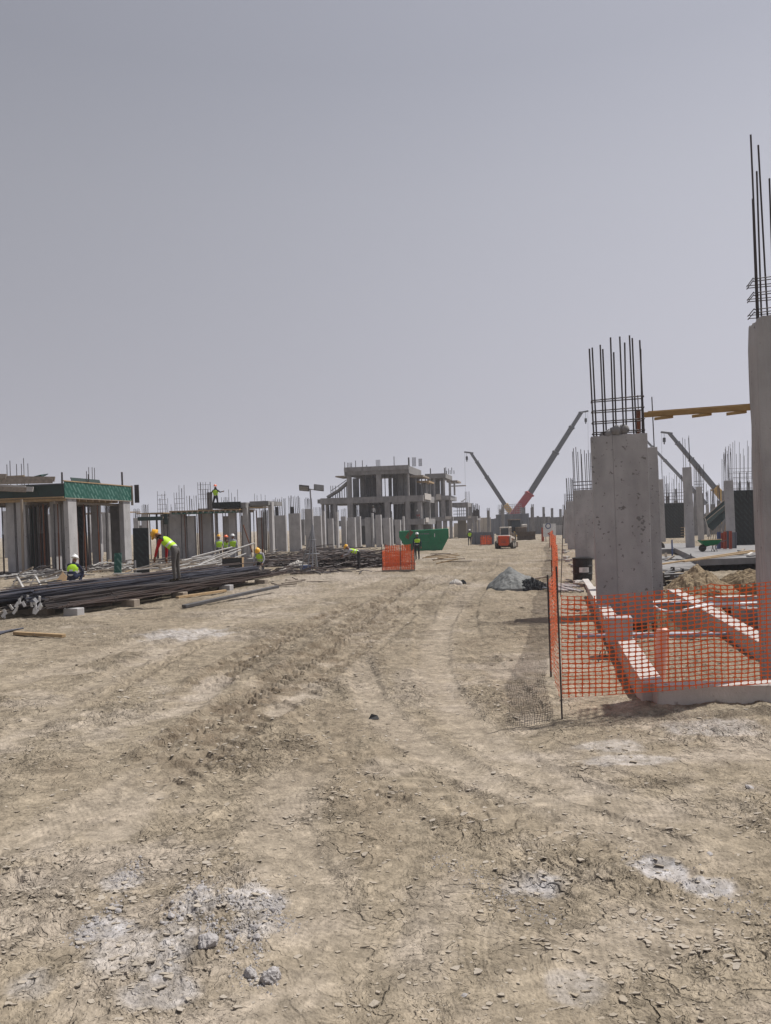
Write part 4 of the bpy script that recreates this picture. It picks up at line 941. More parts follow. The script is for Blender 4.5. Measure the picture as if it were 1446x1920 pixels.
fb = thing('safety_fence', 'orange plastic mesh fence running back along the right side of the track', 'fence', (0, 0, 0))
pth = [pole0 + Vector((-.02, .04, 0)), G(1033, 1271), G(1048, 1192), G(1038, 1122)]
net_mesh('mesh_sheet', pth, lambda t: .22 + .0 * t, lambda t: 1.18 + .0 * t, .085, .06, 20, fb, .03, seed=5, bulge=.25)
pth2 = [G(1038, 1122), G(1046, 1090), G(1037, 1064), G(1043, 1044), G(1032, 1028), G(1036, 1018)]
net_mesh('mesh_sheet', pth2, lambda t: .15 + .0 * t, lambda t: 1.2 + .0 * t, .16, .1, 12, fb, .05, seed=9, bulge=.5)
for (p, tp_) in ((G(1034, 1271), 1078), (G(1048, 1192), 1064), (G(1037, 1122), 1050), (G(1046, 1090), 1030), (G(1036, 1064), 1022), (G(1043, 1044), 1012), (G(1031, 1028), 1003), (G(1036, 1018), 1000)):
    rod('pole', (p.x, p.y, -.2), (p.x - .03, p.y, HZ(p, tp_)), .011 + .00025 * p.y, M['rust'] if p.y > 20 else M['bar'], fb)
p = G(1051, 1120); tag(rod('marker_rod', (p.x, p.y, -.1), (p.x + .12, p.y, HZ(p, 968)), .012, M['bar']), 'thin tall steel rod standing behind the running fence beside the barrel', 'rod')

# ------------------------------------------------------------------ left side: near pavilion
def building(name, label, p, rz=-TH): return thing(name, label, 'building', (p.x, p.y, 0), rz)
O1 = G(133, 1079); z1t = HZ(O1, 903); z1b = HZ(O1, 933)
b1 = building('unfinished_pavilion', 'near unfinished concrete pavilion at left with bright green formwork round its roof slab', O1)
def lcol(par, x, y, w_, l_, z, m='conc', name='column', z0=-.15): return box(name, (x - w_ / 2, y + l_ / 2, (z + z0) / 2), (w_, l_, z - z0), M[m], par, bevel=.01)
LEN = 6.5; DEP = 7.5
# columns
for (x, y, w_, l_) in ((0, 0, .28, .75), (0, LEN - 1.15, .3, .75), (-1.25, .6, .28, .5), (-2.6, .0, .55, .3), (-3.45, .2, .5, .3), (-5.2, 0, .6, .3), (-2.2, 2.6, .5, .3), (-1.0, 4.3, .5, .3), (-4.6, 4.3, .5, .3), (-3.2, 4.5, .5, .3), (-6.6, 2.2, .5, .3)):
    lcol(b1, x, y, w_, l_, z1b - .01)
# slab and its formwork
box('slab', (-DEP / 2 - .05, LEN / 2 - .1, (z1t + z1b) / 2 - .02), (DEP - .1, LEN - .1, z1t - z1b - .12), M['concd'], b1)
n_ = 4
for i in range(n_): box('formwork_panel', (.03, -.3 + LEN * (i + .5) / n_, (z1t + z1b) / 2), (.03, LEN / n_ - .006, z1t - z1b), M['form'], b1)
for i in range(5): box('formwork_panel', (-DEP * (i + .5) / 5, -.32, (z1t + z1b) / 2 - .06), (DEP / 5 - .008, .03, z1t - z1b - .2), M['dgreen'], b1)  # front panels in darker green: the shade on this side is painted in
box('edge_batten', (.03, LEN / 2 - .3, z1t + .03), (.09, LEN + .1, .05), M['wood'], b1)
box('edge_batten', (.03, LEN / 2 - .3, z1b - .03), (.07, LEN, .05), M['woodg'], b1)
box('edge_batten', (-DEP / 2, -.36, z1b + .02), (DEP, .08, .07), M['wood'], b1)
box('end_board', (.05, LEN - .22, (z1t + z1b) / 2 - .1), (.12, .07, z1t - z1b + .35), M['woodg'], b1)
box('end_board', (.25, LEN + .0, (z1t + z1b) / 2 + .0), (.28, .06, z1t - z1b + .25), M['bar'], b1)
plank('edge_board', (-.02, .4, z1t + .1), (-.1, 3.2, z1t + .12), .3, .03, M['dgreen'], b1, R(70))
for i in range(9): box('joist', (-DEP / 2, -.2 + i * .62, z1b - .1), (DEP, .08, .14), M['wood'], b1)
for i in range(4): box('bearer', (-.6 - i * 1.7, LEN / 2 - .3, z1b - .25), (.1, LEN, .14), M['woodg'], b1)
# grey planks stacked on the front of the roof
for (x0, za, x1, zb_, m_) in ((-4.6, .30, -.2, .10, 'woodg'), (-4.6, .1, -.3, .02, 'woodg'), (-4.4, -.12, -2.0, -.30, 'tubes'), (-5, .45, -3.1, .35, 'woodg'), (-2.2, -.34, -1.5, -.38, 'tubes'), (-4.4, -.22, -1.9, -.4, 'woodg')):
    plank('plank', (x0, -.62 - random.random() * .2, z1t + za), (x1, -.62 - random.random() * .15, z1t + zb_), .26, .05, M[m_], b1, R(75))
plank('loose_panel', (-2.3, 0, z1t + .05), (-1.9, .8, z1t + .5), .8, .04, M['dgreen'], b1); plank('loose_panel', (-3.4, .5, z1t + .15), (-1.9, .7, z1t + .45), .5, .04, M['form'], b1)
box('edge_batten', (-3.9, .2, z1t + .42), (2.4, .1, .06), M['wood'], b1)
for (x, y, h_, r_) in ((-.3, 2.2, .5, .02), (-.35, 2.5, .75, .018), (-.3, 2.75, .75, .018), (-.35, 3.05, .75, .018), (-.3, 0, .3, .05), (-2.7, .5, .9, .018), (-2.95, .5, 1.2, .018), (-3.1, .5, .9, .018), (-3.4, .5, .9, .02), (-3.8, .5, 1.1, .02), (-4.0, .5, .9, .02), (.0, 1.9, .3, .03)):
    rod('rebar', (x, y, z1t - .2), (x + .02, y, z1t + h_ + .2), r_, M['bar'], b1, 5)
rod('post', (-.1, LEN - 1.0, z1t - .2), (-.1, LEN - 1.0, z1t + .85), .055, M['bar'], b1, 8)
# props under the slab
pr_ = [(-.45, .9, 'steel'), (-.6, 1.6, 'rust'), (-.35, 1.9, 'rust'), (-.5, 2.6, 'steel'), (-.4, 3.3, 'rust'), (-.7, 3.9, 'steel'), (-.45, 4.2, 'steel'), (-1.5, .0, 'rust'), (-1.75, -.1, 'bar'), (-1.0, .2, 'steel'), (-.7, .1, 'rust'), (-2.15, .1, 'bar'), (-3.0, .1, 'rust'), (-2.0, .9, 'bar'), (-1.2, 1.5, 'bar'), (-4.1, .1, 'bar'), (-1.6, 2.1, 'rust'), (-.9, 3.1, 'bar'), (-2.7, 2.0, 'steel'), (-4.3, 1.6, 'rust'), (-3.6, 3.0, 'bar'), (-1.3, 3.5, 'steel')]
for x, y, m_ in pr_:
    j = random.uniform(-.05, .05)
    rod('prop', (x + j, y, -.05), (x, y, z1b * .55), .045, M[m_], b1, 6); rod('prop', (x, y, z1b * .55), (x - j * .5, y, z1b - .3), .032, M[m_], b1, 6)
for i in range(34):
    x = random.uniform(-6.5, -.3); y = random.uniform(-.1, LEN - .6); m_ = random.choice(['steel', 'rustd', 'bar', 'rust', 'bar']); j = random.uniform(-.1, .1)
    rod('prop', (x + j, y, -.05), (x, y, z1b * .55), .04, M[m_], b1, 6); rod('prop', (x, y, z1b * .55), (x - j * .5, y, z1b - .3), .028, M[m_], b1, 6)
for i in range(4): box('wall_form', (-1.0 - i * 1.5, LEN - .3 - (i % 2) * 1.5, z1b * .5), (.8, .08, z1b - .3), M[('concd', 'formd', 'concd', 'dgreen')[i]], b1)
rod('prop', (-2.25, -.8, -.05), (-2.2, -.75, z1b - .05), .07, M['woodg'], b1, 8)
for i in range(10):
    x = random.uniform(-4.5, -.5); y = random.uniform(.2, 4)
    rod('tripod_leg', (x, y, .8), (x + random.uniform(-.5, .5), y + random.uniform(-.4, .4), 0), .02, M['steel'], b1, 5)
# leaning green boards
p = G(266, 1078); t = thing('leaning_board', 'tall dark green formwork board leaning beside the near pavilion', 'formwork board', (p.x, p.y, 0), -.1)
h_ = HZ(p, 990); s = p.y / F
bm = bmesh.new(); bm_box(bm, (0, 0, h_ / 2), (30 * s, .05, h_)); 
for v in bm.verts: v.co.y += .35 * v.co.z / h_; v.co.x += -.12 * v.co.z / h_
bm_obj('board', bm, M['formd'], t)
for dx in (-.35, .35): plank('batten', (dx, .1, .1), (dx - .12, .42, h_ - .1), .08, .05, M['woodg'], t)
p = G(222, 1078); tag(box('leaning_board', (p.x, p.y, .6), (.38, .04, 1.1), M['form'], None, 0, (R(-8), 0, 0)), 'small teal formwork board leaning at the foot of the near pavilion', 'formwork board')
p = G(258, 1078); tag(rod('post', (p.x, p.y - .3, 0), (p.x, p.y - .3, HZ(p, 1050)), .05, M['galv']), 'short grey pipe standing in front of the tall leaning green board', 'post')

# ------------------------------------------------------------------ second pavilion
def up(p, py): return HZ(p, py)
O2 = G(466, 1047); z2t = up(O2, 942); z2b = up(O2, 952)
b2 = building('unfinished_pavilion', 'middle unfinished pavilion with a worker standing on its roof deck', O2)
s2 = O2.y / F
def bx2(px): return (px - 466) * s2 / math.cos(TH)
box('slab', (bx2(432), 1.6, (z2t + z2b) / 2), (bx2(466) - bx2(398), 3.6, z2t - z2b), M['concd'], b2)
for i in range(3): box('formwork_panel', (bx2(401) + (bx2(457) - bx2(401)) * (i + .5) / 3, -.26, (z2t + z2b) / 2 + .05), ((bx2(457) - bx2(401)) / 3 - .01, .04, (z2t - z2b) * 1.1), M['formd'], b2)
box('deck', (bx2(388), 1.0, z2b - .12), (bx2(457) - bx2(318), 3.2, .08), M['wood'], b2)
box('deck', (bx2(275), 1.2, up(O2, 957)), (bx2(305) - bx2(250), 3, .08), M['wood'], b2)
for i in range(13): box('joist', (bx2(322) + i * .45, 1.0, z2b - .24), (.1, 3.4, .14), M['woodg'], b2)
for i in range(5): box('joist', (bx2(255) + i * .45, 1.0, z2b - .55), (.1, 3.0, .14), M['woodg'], b2)
box('waling', (bx2(390), -.62, z2b - .3), (bx2(452) - bx2(322), .08, .1), M['form'], b2)
box('waling', (bx2(278), -.5, z2b - .62), (bx2(302) - bx2(252), .08, .3), M['dgreen'], b2)
C2 = [(457, 466, 942, .5), (303, 336, 956, .3), (281, 301, 959, .3), (344, 359, 964, .3), (363, 389, 950, .35), (410, 424, 966, .3), (427, 441, 950, .3), (396, 399, 958, .4), (446, 453, 966, .3)]
for i, (xl, xr, tp_, l_) in enumerate(C2):
    w_ = (xr - xl) * s2 / math.cos(TH); yy = 0 if i in (0,) else .3 + (i % 3) * .5
    lcol(b2, bx2(xr) - yy * .18, yy, w_, l_, up(O2, tp_), 'conc')
for (x0, x1, zt_, n_) in ((281, 299, 914, 8), (316, 336, 904, 9), (342, 363, 925, 10), (365, 390, 900, 11), (412, 424, 930, 7), (427, 441, 916, 6), (300, 316, 940, 4)):
    for i in range(n_):
        x = bx2(x0 + (x1 - x0) * i / (n_ - 1)); y = .5 + (i % 2) * .22
        rod('rebar', (x, y, up(O2, 958)), (x + random.uniform(-.04, .04), y, up(O2, zt_ + random.choice((0, 0, 6, 14)))), .017, M['bar'], b2, 4)
for (x0, x1, z0) in ((365, 388, 905), (281, 299, 922), (316, 336, 930)):
    for k in range(4): rod('tie', (bx2(x0), .55, up(O2, z0 + k * 9)), (bx2(x1), .55, up(O2, z0 + k * 9)), .012, M['bar'], b2, 4)
box('panel', (bx2(385), .75, up(O2, 938)), (.45, .05, 1.5), M['concd'], b2); box('panel', (bx2(305), -.1, up(O2, 969)), (.3, .05, .8), M['dgreen'], b2)
for i in range(46):
    x = bx2(random.uniform(255, 505)); y = random.uniform(.2, 2.2); m_ = random.choice(['rust', 'steel', 'bar', 'bar']); j = random.uniform(-.06, .06)
    rod('prop', (x + j, y, 0), (x, y, z2b - .2), .035, M[m_], b2, 5)
rod('strut', (bx2(462), -.4, up(O2, 984)), (bx2(480), -.6, up(O2, 1035)), .05, M['rust'], b2, 5)
# right hand beam and column
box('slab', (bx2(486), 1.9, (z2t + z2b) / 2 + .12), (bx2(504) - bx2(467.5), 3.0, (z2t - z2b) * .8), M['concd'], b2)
box('edge_batten', (bx2(486), .3, z2b), (bx2(504) - bx2(468), .08, .08), M['wood'], b2)
lcol(b2, bx2(507), .8, .3, .5, z2t, 'conc')
for x in (470, 475, 483, 491): rod('rebar', (bx2(x), 1.2, z2t), (bx2(x), 1.2, z2t + random.uniform(.4, .7)), .015, M['bar'], b2, 4)

# ------------------------------------------------------------------ rows of free columns
ORD = ['first', 'second', 'third', 'fourth', 'fifth', 'sixth', 'seventh', 'eighth', 'ninth', 'tenth', 'eleventh', 'twelfth', 'thirteenth']
ROW3 = [(508, 513, 1034, 968, 0, 0), (514, 538, 1034, 966, 6, 931), (543, 565, 1034, 962, 7, 928), (574, 588, 1036, 954, 6, 932), (590, 604, 1033, 967, 3, 950), (606, 611, 1036, 958, 0, 0), (616, 626, 1030, 972, 4, 948)]
for i, (xl, xr, b_, t_, nb, bt) in enumerate(ROW3):
    column(xl, xr, b_, t_, .34, f'bare grey column, {ORD[i]} from the left in the row round the light tower', bars=nb or None, btop=bt, r=.02, lean=.012)
for (x0, x1, n_) in ((515, 522, 5), (545, 550, 4)):
    p = G(x1, 1032)
    tag(box('form_board', (p.x - .1, p.y + .6, HZ(p, 957) - .1), (.35, .06, .95), M['black']), 'black board set among the starter bars of a column left of the light tower', 'board', 'black boards among starter bars')
ROW4 = [(631, 635, 1028, 960, 0, 0), (641, 650, 1026, 968, 3, 952), (653, 667, 1026, 970, 0, 0), (669, 677, 1025, 968, 3, 955), (686, 697, 1026, 970, 0, 0), (698, 701, 1026, 962, 2, 950), (706, 716, 1026, 965, 3, 950), (720, 732, 1025, 971, 0, 0), (733, 737, 1024, 970, 2, 958), (756, 759, 1020, 968, 2, 955), (742, 752, 1022, 975, 0, 0)]
for i, (xl, xr, b_, t_, nb, bt) in enumerate(sorted(ROW4)):
    column(xl, xr, b_, t_, .5, f'bare grey column, {ORD[i]} from the left in the row before the tall villa frame', bars=nb or None, btop=bt or None, r=.022, lean=.01)
ROW5 = [(566, 571, 1022, 975), (605, 607, 1020, 970), (200, 206, 1050, 962), (262, 272, 1040, 985), (482, 497, 1030, 970), (495, 500, 1032, 960)]
for i, (xl, xr, b_, t_) in enumerate(ROW5):
    column(xl, xr, b_, t_, .4, f'far column glimpsed between nearer ones, {ORD[i]} of six scattered on the left', r=.02, m='concd', bars=3, btop=t_ - 22, group='distant columns on the left')
rs = random.Random(77)
BK = [(8, 20), (33, 45), (52, 60), (70, 80), (90, 100), (106, 122), (152, 160), (166, 172), (176, 190), (193, 205), (207, 213), (252, 262), (268, 279)]
for i, (xl, xr) in enumerate(BK):
    column(xl, xr, 1046 - (i * 7) % 13, 958 + (i * 5) % 14, .45, f'grey column seen through the near pavilion, {ORD[i]} from the left', bars=4, btop=940 + (i * 5) % 14, r=.02, lean=.01)
p = G(60, 1032); q_ = G(250, 1030)
far_deck = thing('timber_deck', 'far timber formwork deck seen through the near pavilion', 'deck', (p.x, p.y, 0), math.atan2((q_ - p).y, (q_ - p).x)); zt_ = HZ(p, 968)
box('deck', ((q_ - p).length / 2, 0, zt_), ((q_ - p).length, 3, .12), M['wood'], far_deck)
for i in range(24): rod('prop', ((q_ - p).length * (i + .5) / 24, (i % 3) - 1, 0), ((q_ - p).length * (i + .5) / 24, (i % 3) - 1, zt_ - .1), .04, M[('bar', 'rustd', 'steel')[i % 3]], far_deck, 5)

# ------------------------------------------------------------------ tall villa frame
O3 = G(768, 1019); s3 = O3.y / F
v = building('villa_frame', 'three storey unfinished concrete villa frame, the tallest structure left of centre', O3)
def X3(px): return (px - 768) * s3 / math.cos(TH)
za = up(O3, 973); zb_ = up(O3, 929); zc_ = up(O3, 873); zr = up(O3, 889)
T = 9.0
def vb(name, x0, x1, y0, y1, z0, z1, m='concv'): return box(name, ((x0 + x1) / 2, (y0 + y1) / 2, (z0 + z1) / 2), (x1 - x0, y1 - y0, z1 - z0), M[m], v)
vb('slab', X3(625), X3(796), 0, T, za - .7, za, 'concv')
vb('slab', X3(600), X3(795), 0, T, zb_ - .75, zb_, 'concv')
vb('balcony_slab', X3(592), X3(627), .5, 4, zb_ - .6, zb_ - .1, 'concv')
for x0, x1 in ((599, 603), (607, 611), (616, 619)): vb('column', X3(x0), X3(x1), .6, 1.1, -.2, zb_ - .61 if x0 < 605 else zb_ - .76)
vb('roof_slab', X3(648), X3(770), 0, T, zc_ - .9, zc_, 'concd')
vb('parapet', X3(648), X3(770), -.12, -.02, zc_ - .45, zc_ + .08, 'concv')
vb('eaves_board', X3(633), X3(650), -.6, 3, zc_ - 1.1, zc_ - .95, 'woodg')
for x0, x1 in ((625, 631), (652, 662), (723, 733), (762, 770)):
    vb('column', X3(x0), X3(x1), .02, .5, za, zb_ - .75)
for x0, x1 in ((652, 660), (708, 717), (766, 769)): vb('column', X3(x0), X3(x1), .12, .5, zb_, zc_ - .9)
for x0, x1 in ((733, 738), (759, 770), (625, 631), (652, 662), (700, 706)): vb('column', X3(x0), X3(x1), .03, .5, -.2, za - .7)
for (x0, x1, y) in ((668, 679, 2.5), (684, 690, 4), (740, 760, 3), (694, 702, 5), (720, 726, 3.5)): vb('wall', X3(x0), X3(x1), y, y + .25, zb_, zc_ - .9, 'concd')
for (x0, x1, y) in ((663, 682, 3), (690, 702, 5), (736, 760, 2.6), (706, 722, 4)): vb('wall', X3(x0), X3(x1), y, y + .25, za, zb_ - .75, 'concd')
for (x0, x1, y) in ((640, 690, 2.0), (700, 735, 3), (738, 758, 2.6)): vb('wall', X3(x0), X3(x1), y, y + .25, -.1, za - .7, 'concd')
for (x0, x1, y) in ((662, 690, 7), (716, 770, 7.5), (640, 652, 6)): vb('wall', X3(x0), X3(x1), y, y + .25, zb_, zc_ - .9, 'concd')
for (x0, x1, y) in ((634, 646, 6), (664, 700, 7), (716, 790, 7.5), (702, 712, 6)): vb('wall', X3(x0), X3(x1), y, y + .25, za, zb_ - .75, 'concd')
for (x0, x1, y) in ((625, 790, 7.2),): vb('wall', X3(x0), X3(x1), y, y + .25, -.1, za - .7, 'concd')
vb('beam', X3(662), X3(723), .05, .4, za, za + .15); vb('beam', X3(737), X3(760), .04, .4, zb_ - 1.0, zb_ - .755)
# return side and second wing going back along the street
for (y0, x1, w_) in ((3.2, 784, .4), (6.4, 800, .4)):
    for (z0, z1) in ((-.1, za - .7), (za, zb_ - .75)):
        vb('column', X3(770), X3(770) + .5, y0, y0 + .6, z0, z1)
vb('wall', X3(775), X3(788), 1.2, 1.45, za, zb_ - .75, 'concd')
vb('column', X3(784), X3(784) + .5, .1, .6, za, zb_ - .76); vb('column', X3(784), X3(784) + .5, .1, .6, -.1, za - .7)
vb('slab_upstand', X3(797), X3(797) + .06, .6, 3.2, za - .45, za + .12, 'concp'); vb('slab_upstand', X3(796), X3(796) + .08, .6, 5.5, zb_ - .5, zb_ + .25, 'concp')
vb('canopy', X3(766), X3(792), 1.5, 6.5, zc_ - 1.3, zc_ - 1.1, 'woodg'); vb('canopy', X3(775), X3(798), 3.5, 8, zc_ - 1.9, zc_ - 1.7, 'wood')
for x, y in ((775, 2.8), (783, 4), (788, 5), (793, 6.5)): rod('prop', (X3(x), y, zb_), (X3(x), y, zc_ - 1.2), .08, M['galv'], v, 5)
vb('column', X3(783), X3(790), 5, 5.5, zb_, zc_ - 1.9, 'concv')
for px_ in (683, 694, 700, 704, 722, 745, 757): rod('prop', (X3(px_), .9, zb_), (X3(px_), .9, zc_ - .9), .05, M['bar'], v, 4)
for px_ in (668, 693, 696, 710, 716, 740, 746): rod('prop', (X3(px_), 1.1, za), (X3(px_), 1.1, zb_ - .75), .05, M['bar'], v, 4)
for px_, hh_, r_ in ((653, .7, .35), (708, .9, .3), (776, 1.0, .25), (788, .8, .22)):
    for k in range(4): rod('rebar', (X3(px_) + k * r_ * .5, .4, zc_ - .1), (X3(px_) + k * r_ * .5, .4, zc_ + hh_), .035, M['bar'], v, 4)
for px_, hh_ in ((661, .5), (669, .9), (682, .9), (690, .3), (742, 1.2), (770, .9), (648, .8)): rod('rebar', (X3(px_), .3, zc_ - .1), (X3(px_), .3, zc_ + hh_), .045, M['steel'], v, 4)
rod('post', (X3(769.5), .3, zc_ - .1), (X3(769.5), .3, zc_ + 1.0), .10, M['bar'], v, 5)
# stair and scaffold at left of the villa
for a, b in (((611, 927), (634, 914)), ((634, 914), (652, 899))):
    pa_ = Vector((X3(a[0]), .8, up(O3, a[1]))); pb_ = Vector((X3(b[0]), .8, up(O3, b[1]))); plank('stair_flight', pa_, pb_, .8, .3, M['concd'], v)
for px_ in (614, 618, 622, 627, 631, 636, 640, 645, 649): rod('prop', (X3(px_), .6, za if px_ < 624 else zb_), (X3(px_), .6, up(O3, 925 - (px_ - 611) * .62)), .05, M['galv'], v, 4)
for k, (a, b) in enumerate((((618, 915), (652, 893)), ((618, 960), (628, 960)), ((618, 955), (628, 955)))):
    rod('rail', (X3(a[0]), .7, up(O3, a[1])), (X3(b[0]), .7, up(O3, b[1])), .04, M['steel'], v, 4)
for px_ in (618, 622, 627, 634): rod('rail_post', (X3(px_), .7, zb_), (X3(px_), .7, up(O3, 905)), .04, M['steel'], v, 4)
for i in range(30):
    px_ = 610 + (i % 10) * 1.5; yy = .6 + (i // 10); rod('rebar', (X3(px_), yy, -.1), (X3(px_), yy, up(O3, 945 + random.uniform(0, 14))), .035, M['bar'], v, 4)
for (x0, x1, y, z0_, z1_) in ((790, 800, 3.0, za, zb_ - .75), (786, 797, 5.5, -.1, za - .7), (773, 782, 6.0, zb_, zc_ - 1.95)): vb('wall', X3(x0), X3(x1), y, y + .3, z0_, z1_, 'concd')
# second wing
O4 = G(838, 1010); s4 = O4.y / F
v2 = building('villa_frame', 'second unfinished villa frame standing right behind the tall one, above the green skip', O4)
v_main = v
def X4(px): return (px - 838) * s4 / math.cos(TH)
za4, zb4, zc4 = up(O4, 969), up(O4, 929), up(O4, 889)
def vc(name, x0, x1, y0, y1, z0, z1, m='concv'): return box(name, ((x0 + x1) / 2, (y0 + y1) / 2, (z0 + z1) / 2), (x1 - x0, y1 - y0, z1 - z0), M[m], v2)
vc('slab', X4(785), X4(850), 0, 10, za4 - .6, za4); vc('slab', X4(790), X4(846), 0, 8, zb4 - .7, zb4)
vc('slab', X4(847), X4(892), 2, 8, za4 - .6, za4); vc('slab', X4(846), X4(875), 2, 8, zb4 - 1.8, zb4 - 1.1)
vc('roof_slab', X4(800), X4(838), 0, 8, zc4 - .55, zc4 + .15, 'concd'); vc('eaves_board', X4(838), X4(858), 1, 6, zc4 - 1.2, zc4 - .95, 'woodg'); vc('eaves_board', X4(840), X4(868), 5, 5.6, zc4 - 1.7, zc4 - 1.55, 'woodg')
vc('wall', X4(800), X4(812), 2, 2.3, zb4, zc4 - .56, 'concd'); vc('wall', X4(826), X4(834), 1.5, 1.8, zb4, zc4 - .56, 'concd')
for x0, x1 in ((833, 836), (843, 847), (852, 855), (815, 818)): vc('column', X4(x0), X4(x1), .2, .6, zb4, zc4 - .56 if x0 < 838 else zc4 - 1.21)
for x0, x1 in ((828, 836), (843, 848), (817, 822), (871, 875), (876, 881)): vc('column', X4(x0), X4(x1), 2.2 if x0 > 850 else .2, 2.8 if x0 > 850 else .7, za4, zb4 - (.71 if x0 < 850 else 1.81))
for x0, x1 in ((786, 794), (806, 812), (820, 828), (831, 838), (843, 848), (873, 881), (886, 890), (893, 896)): vc('column', X4(x0), X4(x1), 2.2 if x0 > 850 else .2, 2.9 if x0 > 850 else .8, -.2, za4 - .61)
vc('wall', X4(786), X4(800), .5, .8, za4, zb4 - .71, 'concv'); vc('wall', X4(812), X4(822), 3, 3.3, zb4, zc4 - .56, 'concd'); vc('wall', X4(818), X4(832), 4, 4.3, za4, zb4 - .71, 'concd'); vc('wall', X4(850), X4(866), 6, 6.3, -.1, za4 - .61, 'beige'); vc('wall', X4(836), X4(844), 1, 1.3, za4, zb4 - .71, 'concd'); vc('wall', X4(800), X4(816), 1.5, 1.8, za4, zb4 - .71, 'concd'); vc('wall', X4(795), X4(806), 2, 2.3, -.1, za4 - .61, 'concd'); vc('wall', X4(812), X4(820), 2, 2.3, -.1, za4 - .61, 'concd')
vc('slab_upstand', X4(836), X4(847), -.1, -.02, za4 - .35, za4 + .1, 'concp'); vc('slab_upstand', X4(820), X4(829), -.1, -.02, zb4 - .6, zb4 + .25, 'concp'); vc('slab_upstand', X4(875), X4(881), 1.9, 1.98, za4 - .3, za4 + .1, 'concp')
for px_ in (854, 858, 862, 866): rod('prop', (X4(px_), 3, za4), (X4(px_), 3, zb4 - 1.8), .05, M['galv'], v2, 4)
for z_ in (.4, .9): rod('rail', (X4(848), 2.1, za4 + z_), (X4(871), 2.1, za4 + z_), .04, M['steel'], v2, 4)
for px_ in (838, 839.5, 843, 846, 849, 853): rod('rebar', (X4(px_), .5, zc4), (X4(px_), .5, zc4 + random.uniform(.5, 1.1)), .05, M['bar'], v2, 4)
for px_ in (810, 836): rod('post', (X4(px_), .3, zc4), (X4(px_), .3, zc4 + 1.0), .08, M['bar'], v2, 4)
for i in range(14): px_ = 882 + i * .95; rod('rebar', (X4(px_), 2.4 + (i % 3), za4 - .3), (X4(px_), 2.4 + (i % 3), za4 + random.uniform(.9, 2.2)), .06, M['bar'], v2, 4)
plank('loose_panel', (X4(863), 2.2, zb4 - 1.0), (X4(872), 2.2, zb4 - .5), .8, .06, M['tubes'], v2); plank('loose_panel', (X4(861), 2.6, zb4 - .8), (X4(868), 2.6, zb4 - 1.0), .5, .06, M['tubes'], v2)
for px_ in (870, 873, 877): rod('rebar', (X4(px_), 2.6, zb4 - 1.1), (X4(px_), 2.6, zb4 + .6), .04, M['bar'], v2, 4)

# ------------------------------------------------------------------ far background
def far_wall(x0, x1, base, top, m, label, cat='wall', name='wall', joints=0, dep=.4):
    p = G(x0, base); q = G(x1, base); z = HZ(p, top); d = q - p; L = d.length; c = (p + q) / 2
    t = thing(name, label, cat, (c.x, c.y, 0), math.atan2(d.y, d.x))
    if joints:
        for i in range(joints): box('panel', (-L / 2 + L * (i + .5) / joints, (i % 2) * .06, z / 2), (L / joints - .04, dep * .4, z), M[m], t)
    else: box('face', (0, 0, z / 2), (L, dep, z), M[m], t)
    return t, L, z
far_wall(852, 886, 1007, 981, 'beige', 'long beige boundary wall seen under the second villa frame', joints=3)
far_wall(895, 920, 1003, 971, 'beige', 'taller beige wall between the second villa and the far columns', joints=2)
far_wall(920, 932, 1001, 973, 'hoard', 'low grey hoarding left of the wide blue-grey one', 'hoarding', 'hoarding', joints=2)
t, L, z = far_wall(931, 992, 1003, 965, 'hoard', 'wide blue-grey hoarding block below the two crane booms', 'hoarding', 'hoarding', joints=9)
zz = HZ(G(950, 1003), 946)
for k in range(6): rod('lattice_bar', (-L / 2, .5, z + (zz - z) * k / 5), (L * .22, .5, z + (zz - z) * k / 5), .035, M['galv'], t, 4)
for k in range(15): rod('lattice_bar', (-L / 2 + L * .72 * k / 14, .5, z - .5), (-L / 2 + L * .72 * k / 14, .5, zz), .035, M['galv'], t, 4)
far_wall(992, 1030, 1001, 970, 'concd', 'far dark wall of close-set columns right of the hoarding', joints=14, dep=1.2)
far_wall(1028, 1058, 1003, 985, 'conc', 'lower grey block wall behind the round road sign', joints=2)
far_wall(1030, 1056, 1000, 970, 'concd', 'dark unfinished wall frame above the grey block wall', joints=6, dep=1.2)
t, L, z = far_wall(885, 926, 1021, 998, 'hoard', 'row of low slate barrier panels beside the far worker', 'barrier', 'barrier', joints=6)
for i, (xl, xr, b_, t_) in enumerate([(914, 919, 1004, 957), (941, 946, 1004, 950), (983, 986, 1002, 955), (997, 1002, 1005, 950), (1020, 1023, 1002, 968)]):
    column(xl, xr, b_, t_, .5, f'isolated far column near the street end, {ORD[i]} from the left', bars=2, btop=t_ - 5, r=.05, m='concd')
rs = random.Random(9)
k_ = 0
for i in range(34):
    px_ = rs.choice([rs.uniform(878, 1056), rs.uniform(560, 640), rs.uniform(1180, 1440)]); p = G(px_, 999 if px_ < 1060 else 1000 - (px_ - 723) * .02); zt_ = rs.uniform(3.2, 5.6)
    o = box('stub_column', (p.x, p.y, zt_ / 2), (.5, .5, zt_), M['concd'], None, -TH); tag(o, 'tiny dark column stub on the hazy skyline at the far end of the site', 'column', 'column stubs on the far skyline')
# distant building masses on the left skyline
p = G(571, 1003); tag(box('far_building', (p.x, p.y, 2.2), (6, 5, 5.4), M['hoard'], None, -TH), 'pale distant building in the gap left of the light tower legs', 'building')

